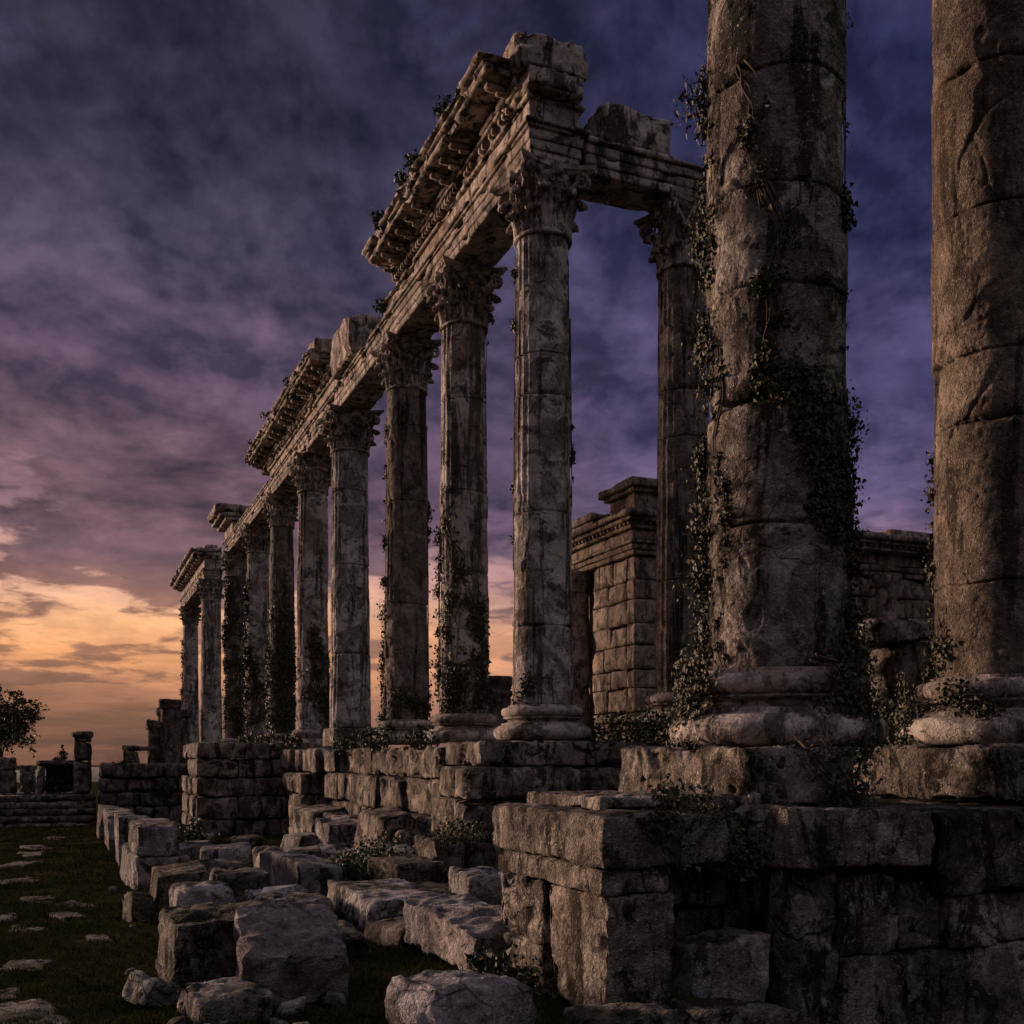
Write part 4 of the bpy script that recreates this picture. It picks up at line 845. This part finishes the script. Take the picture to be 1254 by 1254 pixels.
ivy('ivy heaped on the right side of the foreground column base and spilling over its plinth', [
    st(F1, .72, [(30, .6), (48, .4), (40, .2), (60, .12)], 900, .12, .08),
    ([(4.45, 5.62, .10), (4.55, 5.6, -.05), (4.7, 5.62, -.2), (4.85, 5.62, -.3)], [(0, -1, .2)] * 4, 620, .10, .06, None), ([(4.9, 5.9, .08), (4.98, 6.1, -.1), (5.1, 6.15, -.3)], [(0, -1, .2)] * 3, 420, .10, .05, None)], 26, .038)
ivy('trailing plant hanging over the capping slabs above the niche', [
    ([(3.5, 5.5, -.30), (3.6, 5.42, -.45), (3.72, 5.42, -.6), (3.78, 5.45, -.72)], [(0, -1, .2)] * 4, 620, .09, .06, None), ([(3.08, 5.14, -.33), (3.15, 5.1, -.45), (3.2, 5.12, -.6)], [(0, -1, .2)] * 3, 260, .06, .04, None)], 27, .036)
ivy('ivy climbing the left side of the brown column at the right edge', [
    st(F2, .525, [(-98, 2.6), (-92, 2.2), (-97, 1.9), (-88, 1.4), (-94, .9), (-84, .5)], 1100, .085, .11), st(F2, .525, [(-60, 1.2), (-50, .9), (-60, .7)], 90, .06, .03)], 28, .042)
ivy('ivy heaped round the base of the brown column at the right edge', [st(F2, .78, [(-80, .6), (-70, .3), (-86, .1), (-60, .12)], 900, .11, .09), st(F2, .74, [(-40, .5), (-20, .45), (0, .3)], 260, .07, .05)], 29, .04)
ivy('creeper on the right end of the plinth under the brown column', [([(7.0, 5.62, .1), (7.15, 5.6, -.05), (7.1, 5.6, -.3)], [(0, -1, .2)] * 3, 420, .09, .05, None), ([(6.5, 5.64, -.33), (7.0, 5.6, -.34)], [(0, -1, .2)] * 2, 150, .05, .03, None)], 30, .038)
def rowivy(i, label, strands, seed, leaf): x, y = row[i][0], row[i][1]; ivy(label, [st((x, y), .5 * row[i][4] * .985, p, n, s, l, taper=.13) for p, n, s, l in strands], seed, leaf, stem_r=.01)
rowivy(0, 'thin tendrils on the edges and foot of the pale corner column', [([(-90, 8), (-92, 5), (-88, 3)], 130, .04, .05), ([(-30, 1.2), (-40, .7), (0, .45)], 240, .1, .05), ([(90, 7), (92, 4)], 70, .04, .05)], 31, .06)
rowivy(1, 'dark creeper wrapping the lower half of the second column', [([(-60, 4.5), (-20, 3.6), (-40, 2.5), (-10, 1.5), (-40, .9)], 900, .16, .04), ([(20, 3.2), (50, 2.4), (60, 1.4), (30, .8)], 800, .15, .04), ([(-92, 4.4), (-92, 2), (-95, 1)], 420, .07, .1), ([(92, 9), (92, 7.5)], 60, .05, .1), ([(-40, .6), (20, .5), (70, .5)], 500, .12, .05)], 32, .065)
rowivy(2, 'fringe of ivy hanging down the left edge of the third column', [([(-94, 7.6), (-92, 5), (-95, 3)], 300, .06, .09), ([(-94, 3.4), (-98, 2), (-88, 1), (-80, .4)], 1100, .14, .14), ([(-40, 1.4), (20, 1.1), (60, 1.0)], 500, .14, .04), ([(93, 7.5), (92, 4), (94, 1)], 260, .06, .08)], 33, .065)
rowivy(4, 'ivy climbing the right side of the pale smooth column', [([(-10, 3.6), (30, 2.8), (10, 2), (50, 1.4), (70, .8)], 1100, .2, .06), ([(80, 3.0), (85, 1.0)], 500, .16, .08)], 35, .085)
rowivy(5, 'broad black creeper over the lower half of the sixth column', [([(0, 6.2), (10, 4.6), (-10, 3.4), (0, 2), (0, .8)], 1600, .26, .06), ([(50, 5), (60, 3), (50, 1)], 700, .2, .06), ([(-85, 4), (-90, 1)], 400, .12, .1)], 36, .1)
rowivy(6, 'ivy clothing the left side of the seventh column', [([(-85, 7), (-80, 4), (-85, 1)], 1000, .16, .1), ([(-30, 4), (10, 2.6), (-20, 1)], 700, .22, .05)], 37, .11)
rowivy(7, 'dense ivy over the whole of the last column of the long row', [([(-70, 8.3), (-85, 5), (-80, 1)], 1300, .22, .12), ([(-20, 7.5), (10, 5), (-10, 2.5), (20, .8)], 1200, .28, .06), ([(80, 6), (80, 2)], 500, .2, .08)], 38, .12)
ivy('ivy fringe on the farther column of the detached pair', [st((6.88, 69), .5, [(-90, 8), (-92, 4), (-88, 1)], 500, .12, .12, taper=.13)], 39, .12)
def shrub(label, blobs, seed, leaf, n, mat='bush', name='shrub', cat='shrub', group=None):
    rng = np.random.default_rng(seed); Ps = []; tb = []; base = np.array(blobs[0][:3]); base[2] -= blobs[0][5]
    tot = sum(b2[3] * b2[4] * b2[5] for b2 in blobs)
    for cx, cy, cz, rx, ry, rz in blobs:
        m = max(12, int(n * rx * ry * rz / tot)); u = rng.normal(size=(m, 3)); u /= np.linalg.norm(u, axis=1, keepdims=True); u *= rng.uniform(.25, 1.12, (m, 1)) ** .6
        cl = rng.normal(size=(max(4, m // 18), 3)) * .28; u = u + cl[rng.integers(0, len(cl), m)]
        Ps.append(np.array([cx, cy, cz]) + u * [rx, ry, rz])
        for k in range(5):
            e2 = np.array([cx, cy, cz]) + rng.normal(size=3) * [rx*.5, ry*.5, rz*.5]; s2 = np.array([cx + rng.normal() * rx*.2, cy, cz - rz])
            tb.append(tube([s2, (s2 + e2) / 2 + rng.normal(size=3) * rx*.1, e2], [.012, .009, .004], 4))
    r = tag(empty(name, tuple(base)), label, cat, group)
    obj('foliage', leaves(np.concatenate(Ps), leaf, rng, None, droop=-.2), M[mat], r, smooth=False); obj('stem', merge(tb), M['bark'], r)
shrub('tangled dark shrub at the foot of the corner column, right of its base', [(8.0, 14.9, .38, .5, .4, .25), (8.7, 14.7, .42, .5, .4, .28), (9.3, 14.5, .35, .5, .3, .25)], 51, .055, 2600)
shrub('dark shrub in front of the stained second row column', [(9.8, 14.3, .45, .5, .3, .3), (10.5, 14.2, .5, .5, .4, .4)], 52, .07, 1500)
shrub('black bushy growth in the gap between the two near columns', [(7.3, 9.2, .2, .4, .5, .45), (8.0, 9.4, .35, .4, .4, .5), (8.6, 9.4, .2, .4, .4, .4)], 53, .055, 3200)
shrub('low ferny tuft at the foot of the square terrace pier', [(3.0, 4.95, -1.42, .3, .15, .14), (2.6, 6.3, -1.4, .2, .4, .16)], 54, .05, 500)
shrub('leafy growth on the overgrown block at the podium corner', [(4.7, 13.0, -1.08, .4, .4, .08), (5.0, 13.7, -1.05, .3, .4, .14)], 55, .035, 1300)
shrub('mat of weeds over the kerb step below the podium', [(4.7, 16.2, -1.42, .5, .5, .14), (4.6, 15.2, -1.55, .5, .6, .16)], 56, .04, 1500)
shrub('weeds beside the long ridged block, below the podium', [(3.5, 13.4, -1.45, .5, .6, .18), (3.9, 14.6, -1.5, .4, .5, .2)], 57, .06, 900)
shrub('small bush behind the stacked kerb blocks', [(1.9, 22.8, -1.8, .4, .5, .3), (2.4, 24, -1.8, .4, .4, .35)], 58, .09, 700)
shrub('weeds at the foot of the second and third column bases', [(5.9, 18.4, .3, .25, .5, .2), (5.95, 21.9, .3, .3, .5, .25), (6.0, 24.5, .25, .3, .4, .2)], 59, .065, 1200)
shrub('low scrub along the top of the far podium', [(6.0, 31.3, .35, .3, .6, .25), (5.9, 36, .5, .5, .5, .2), (6, 40, .4, .3, .8, .3)], 60, .1, 900)
shrub('scrubby weeds on the long retaining wall', [(2.0, 47.6, -.35, .4, .3, .12), (3.6, 47.2, -1.5, .4, .4, .4)], 61, .1, 500)
shrub('spiky little plant on top of the far niche', [(-.4, 50.6, zt + 1.65, .13, .13, .25), (-.4, 50.6, zt + 1.9, .06, .06, .22), (-.6, 50.6, zt + 1.5, .2, .15, .08)], 62, .1, 220)
shrub('dark growth filling the black niche', [(-.5, 50.5, zt + .6, .5, .3, .5)], 63, .12, 500)
for i, (x, y, lab) in enumerate([(5.85, 17.0, 'weed tuft on the tall cornice nearest the corner block'), (5.85, 18.7, 'second weed tuft along the tall cornice'), (5.85, 19.4, 'third weed tuft along the tall cornice'), (5.85, 21.0, 'last weed tuft at the far end of the tall cornice')]):
    shrub(lab, [(x, y, 10.98, .14, .16, .18)], 70 + i, .07, 170, name='weed_tuft', cat='weed', group='weeds on the cornice')
for i, (x, y, z, lab) in enumerate([(5.9, 31, 11, 'weed clump in the middle of the farther cornice'), (5.9, 34.4, 10.98, 'smaller weed clump beyond it on the farther cornice'), (5.9, 37.6, 10.95, 'weed clump at the far broken end of the farther cornice'), (6.9, 15.3, 11.12, 'weeds sprouting on the topmost corner block'), (6.55, 23.2, 10.2, 'weeds hanging at the far end of the tall frieze')]):
    shrub(lab, [(x, y, z, .2, .3, .1)], 80 + i, .06, 220, name='weed_tuft', cat='weed', group='weeds on the cornice')
# tree at the left edge
rng = np.random.default_rng(5); tr = tag(empty('tree', (-3.6, 60, -2.2)), 'small rounded broadleaf tree at the left edge beyond the far steps', 'tree')
limbs = []; tips = []
trunk = [(-3.6, 60, -2.2), (-3.55, 60, -.9), (-3.4, 60, .3), (-3.4, 60, 1.1)]; limbs.append(tube(trunk, [.24, .19, .15, .11], 8))
for k in range(26):
    a = rng.uniform(0, 2*math.pi); el = rng.uniform(.05, 1.25); L = rng.uniform(1.5, 3.0); s = np.array(trunk[2]) * (1 - rng.random()) + np.array(trunk[3]) * rng.random(); s = np.array([-3.4, 60, rng.uniform(.2, 1.1)])
    d = np.array([math.cos(a) * math.cos(el), math.sin(a) * math.cos(el), math.sin(el)]); P = [s + d * L * q + np.array([0, 0, .25 * math.sin(q * 3)]) + rng.normal(size=3) * .08 * q for q in np.linspace(0, 1, 6)]
    limbs.append(tube(P, np.linspace(.07, .012, 6), 5))
    for q in range(2, 6):
        for _ in range(3):
            e2 = P[q] + rng.normal(size=3) * .34; tips.append(e2); limbs.append(tube([P[q], (P[q] + e2) / 2 + rng.normal(size=3) * .05, e2], [.02, .014, .008], 4))
tips = np.array(tips); Pl = tips[rng.integers(0, len(tips), 4600)] + rng.normal(size=(4600, 3)) * .10
obj('trunk', merge(limbs), M['bark'], tr); obj('crown', leaves(Pl, .13, rng, None, droop=0), M['tree'], tr, smooth=False)

# grass
rng = np.random.default_rng(77); n = 180000
y = 5.2 + 42 * rng.random(n) ** 2.2; x = rng.uniform(-1.0, 1, n) * (1.0 + .14 * y) + .6 + .06 * y
patch = fbm(np.stack([x, y, 0*x], 1), 1.6, 3, 9); ok = (patch + rng.uniform(-.35, .35, n) > -.28) & ~((x > 2.6) & (y < 6.6)); x, y = x[ok], y[ok]; n = len(x)
z = gz(x, y) - .03; Vg = np.stack([x, y, 0*x], 1); z = z + .05 * fbm(Vg, .9, 3, 3) + .03 * fbm(Vg, 3.5, 3, 5) - .005
h = rng.uniform(.014, .05, n) * (1 + .9 * np.clip(fbm(Vg, .8, 2, 15), 0, 1)) * (1 + y * .02); a = rng.uniform(0, 2*math.pi, n); wv = .0035 + .0004 * y
b0 = np.stack([x - np.cos(a) * wv, y - np.sin(a) * wv, z], 1); b1 = np.stack([x + np.cos(a) * wv, y + np.sin(a) * wv, z], 1)
ln = rng.normal(size=(n, 2)) * .6; tp = np.stack([x + ln[:, 0] * h, y + ln[:, 1] * h, z + h], 1)
V = np.stack([b0, b1, tp], 1).reshape(-1, 3)
tag(obj('grass', (V, [(3*i, 3*i+1, 3*i+2) for i in range(n)]), M['grass'], smooth=False, origin=(0, 0, 0)), 'short dark turf on the path and between the fallen blocks', 'grass', kind='stuff')

# ------------------------------------------------------------------ sky
SUN_AZ = np.array([-.58, .815]); SUN_EL = R(9)
W = bpy.data.worlds.new('World'); scene.world = W; W.use_nodes = True; W.node_tree.nodes.clear(); t = NT(W.node_tree)
out = t.n('ShaderNodeOutputWorld'); tc = t.n('ShaderNodeTexCoord'); d = tc.outputs['Generated']
sp = t.n('ShaderNodeSeparateXYZ'); t.put(sp.inputs[0], d); dx, dy, dz = sp.outputs
h = t.math('MAXIMUM', t.math('SQRT', t.math('ADD', t.math('MULTIPLY', dx, dx), t.math('MULTIPLY', dy, dy))), .001)
e0 = t.math('DIVIDE', dz, h); hx_ = t.math('DIVIDE', dx, h); hy_ = t.math('DIVIDE', dy, h)
def cvec(a, b2, c):
    m = t.n('ShaderNodeCombineXYZ'); t.put(m.inputs[0], a); t.put(m.inputs[1], b2); t.put(m.inputs[2], c); return m.outputs[0]
lne = t.math('LOGARITHM', t.math('ADD', t.math('MAXIMUM', e0, 0), .08), math.e)
cv = cvec(t.math('MULTIPLY', hx_, 2.9), t.math('MULTIPLY', hy_, 2.9), t.math('MULTIPLY', lne, 1.95))
lown = t.noise(cv, 1.1, 5, .55, .4)
e = t.math('ADD', e0, t.math('MULTIPLY', t.math('SUBTRACT', lown, .5), .05))
g = (-.5, .866)
ca = t.math('ADD', t.math('MULTIPLY', hx_, g[0]), t.math('MULTIPLY', hy_, g[1]))
side = t.rng(ca, .34, .88)
k = 1 / .8
lclear = [(0, (120, 84, 70)), (.035, (130, 91, 75)), (.052, (150, 104, 82)), (.068, (196, 136, 102)), (.088, (240, 166, 112)), (.115, (250, 184, 130)), (.14, (240, 184, 148)), (.17, (216, 164, 146)), (.22, (160, 122, 130)), (.33, (122, 100, 116)), (.45, (98, 88, 110)), (.6, (70, 67, 90)), (.8, (70, 66, 98))]
lcloud = [(0, (98, 72, 63)), (.06, (136, 98, 80)), (.1, (168, 118, 92)), (.14, (150, 110, 98)), (.18, (112, 88, 96)), (.26, (94, 76, 90)), (.36, (90, 77, 97)), (.46, (68, 64, 84)), (.57, (46, 46, 62)), (.72, (40, 40, 56)), (.8, (60, 56, 80))]
rclear = [(0, (118, 88, 88)), (.04, (192, 138, 118)), (.08, (206, 150, 128)), (.13, (184, 134, 132)), (.18, (138, 108, 132)), (.23, (100, 90, 128)), (.31, (78, 75, 115)), (.46, (60, 61, 103)), (.6, (50, 52, 92)), (.72, (46, 48, 84)), (.8, (70, 68, 104))]
rcloud = [(0, (108, 80, 80)), (.06, (156, 112, 106)), (.12, (140, 108, 116)), (.18, (104, 88, 116)), (.23, (86, 79, 114)), (.31, (68, 66, 104)), (.46, (52, 53, 90)), (.6, (43, 45, 80)), (.72, (40, 42, 74)), (.8, (66, 64, 98))]
em = t.math('MULTIPLY', e, k, clamp=True); em0 = t.math('MULTIPLY', e0, k, clamp=True)
def rp(v, L): return t.ramp(v, [(p * k, srgb(*c)) for p, c in L])
clear = t.mix(side, rp(em, rclear), rp(em, lclear)); cloud = t.mix(side, rp(em, rcloud), rp(em, lcloud))
def dirpx(px, py):
    a = (px - 627) / 1287; v = np.array([.386 + .9225*a, .9225 - .386*a, (925 - py) / 1287]); return tuple(v / np.linalg.norm(v))
def lobe(px, py, c0, c1_):
    m = t.n('ShaderNodeVectorMath', operation='DOT_PRODUCT'); t.put(m.inputs[0], d); m.inputs[1].default_value = dirpx(px, py); return t.rng(m.outputs['Value'], c0, c1_)
n1 = t.noise(cv, 1.9, 11, .57, .15); nb = t.noise(t.vmath('ADD', cv, (-.02, .045, -.05)), 1.9, 11, .57, .15)
flk = t.noise(t.vmath('MULTIPLY', cv, (1, 1, 1.3)), 6.5, 7, .55, .3); n2 = t.noise(t.vmath('ADD', cv, (5.1, 2.7, 8.3)), .8, 3, .5)
dens = t.math('ADD', t.math('ADD', t.math('MULTIPLY', t.math('SUBTRACT', n1, .5), 1.25), .5), t.math('MULTIPLY', t.math('SUBTRACT', n2, .5), .3))
for (px, py, c0, a) in ((150, 200, .955, .07), (455, 100, .992, -.08), (330, 225, .9975, -.09), (250, 60, .985, .06), (55, 570, .996, -.035), (200, 560, .96, .07), (430, 380, .97, .03)):
    dens = t.math('ADD', dens, t.math('MULTIPLY', lobe(px, py, c0, 1.0), a))
dens = t.math('ADD', dens, t.math('MULTIPLY', t.math('SUBTRACT', flk, .5), t.math('MULTIPLY', t.rng(e0, .30, .20), .75)))
thr = t.ramp(em0, [(0, (.56,)*3), (.10*k, (.60,)*3), (.125*k, (.58,)*3), (.152*k, (.51,)*3), (.178*k, (.43,)*3), (.215*k, (.37,)*3), (.40*k, (.37,)*3), (.7*k, (.36,)*3)])
mask = t.rng(t.math('SUBTRACT', dens, thr), -.05, .09)
relief = t.math('ADD', .5, t.math('ADD', t.math('MULTIPLY', t.math('SUBTRACT', n1, nb), 6.0), t.math('MULTIPLY', t.math('SUBTRACT', n1, .5), -1.1)), clamp=True)
cloud = t.mix(t.math('MULTIPLY', t.rng(e0, .1, .24), 1.0), cloud, t.mix(relief, t.mix(1.0, cloud, (.52, .52, .58, 1), 'MULTIPLY'), t.mix(1.0, cloud, (1.75, 1.52, 1.42, 1), 'MULTIPLY')))
sky = t.mix(mask, clear, cloud)
# soft light and dark modelling inside the deck
md = t.noise(t.vmath('ADD', cv, (1.7, 9.2, .4)), 4.2, 9, .6, .2)
sky = t.mix(t.rng(md, .36, .66), t.mix(1.0, sky, (.80, .80, .84, 1), 'MULTIPLY'), t.mix(1.0, sky, (1.18, 1.15, 1.13, 1), 'MULTIPLY'))
# unseen sky behind the viewer, brightened as fill for the south faces
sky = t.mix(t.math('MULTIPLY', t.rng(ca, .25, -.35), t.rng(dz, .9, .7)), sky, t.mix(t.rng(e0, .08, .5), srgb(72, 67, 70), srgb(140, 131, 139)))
# below the horizon, and an out-of-frame lavender zenith brightened to light the stone tops
sky = t.mix(t.rng(e0, -.02, -.12), sky, srgb(60, 48, 46))
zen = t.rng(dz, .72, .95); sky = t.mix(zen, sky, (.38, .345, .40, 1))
ns = t.n('ShaderNodeTexSky'); ns.sky_type = 'NISHITA'; ns.sun_disc = False; ns.sun_elevation = SUN_EL; ns.sun_rotation = math.atan2(SUN_AZ[0], SUN_AZ[1])
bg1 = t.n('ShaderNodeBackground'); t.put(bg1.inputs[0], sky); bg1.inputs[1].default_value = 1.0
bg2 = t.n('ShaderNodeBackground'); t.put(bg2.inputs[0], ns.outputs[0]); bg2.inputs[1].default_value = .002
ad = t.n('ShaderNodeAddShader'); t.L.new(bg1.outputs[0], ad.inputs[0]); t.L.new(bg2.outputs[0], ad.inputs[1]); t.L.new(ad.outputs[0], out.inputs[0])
try: W.cycles.sampling_method = 'MANUAL'; W.cycles.sample_map_resolution = 512
except Exception: pass

sl = bpy.data.lights.new('sun', 'SUN'); sl.energy = 5.0; sl.angle = R(9); sl.color = (1.0, .66, .48)
so = bpy.data.objects.new('sun', sl); COL.objects.link(so)
dv = Vector((SUN_AZ[0] * math.cos(SUN_EL), SUN_AZ[1] * math.cos(SUN_EL), math.sin(SUN_EL))); so.rotation_euler = dv.to_track_quat('Z', 'Y').to_euler(); so.location = (-20, 30, 20)

# ------------------------------------------------------------------ camera
cam = bpy.data.cameras.new('camera'); co = bpy.data.objects.new('camera', cam); COL.objects.link(co)
cam.sensor_width = 36; cam.lens = 36 * 1287 / 1254; cam.shift_y = (925 - 627) / 1254; cam.clip_start = .05; cam.clip_end = 20000
co.location = (0, 0, 0); co.rotation_euler = (R(90), 0, -math.atan2(.386, .9225)); scene.camera = co
scene.render.engine = 'CYCLES'; scene.render.resolution_x = 1024; scene.render.resolution_y = 1024
scene.view_settings.view_transform = 'Standard'; scene.view_settings.look = 'None'; scene.view_settings.exposure = 0; scene.view_settings.gamma = 1
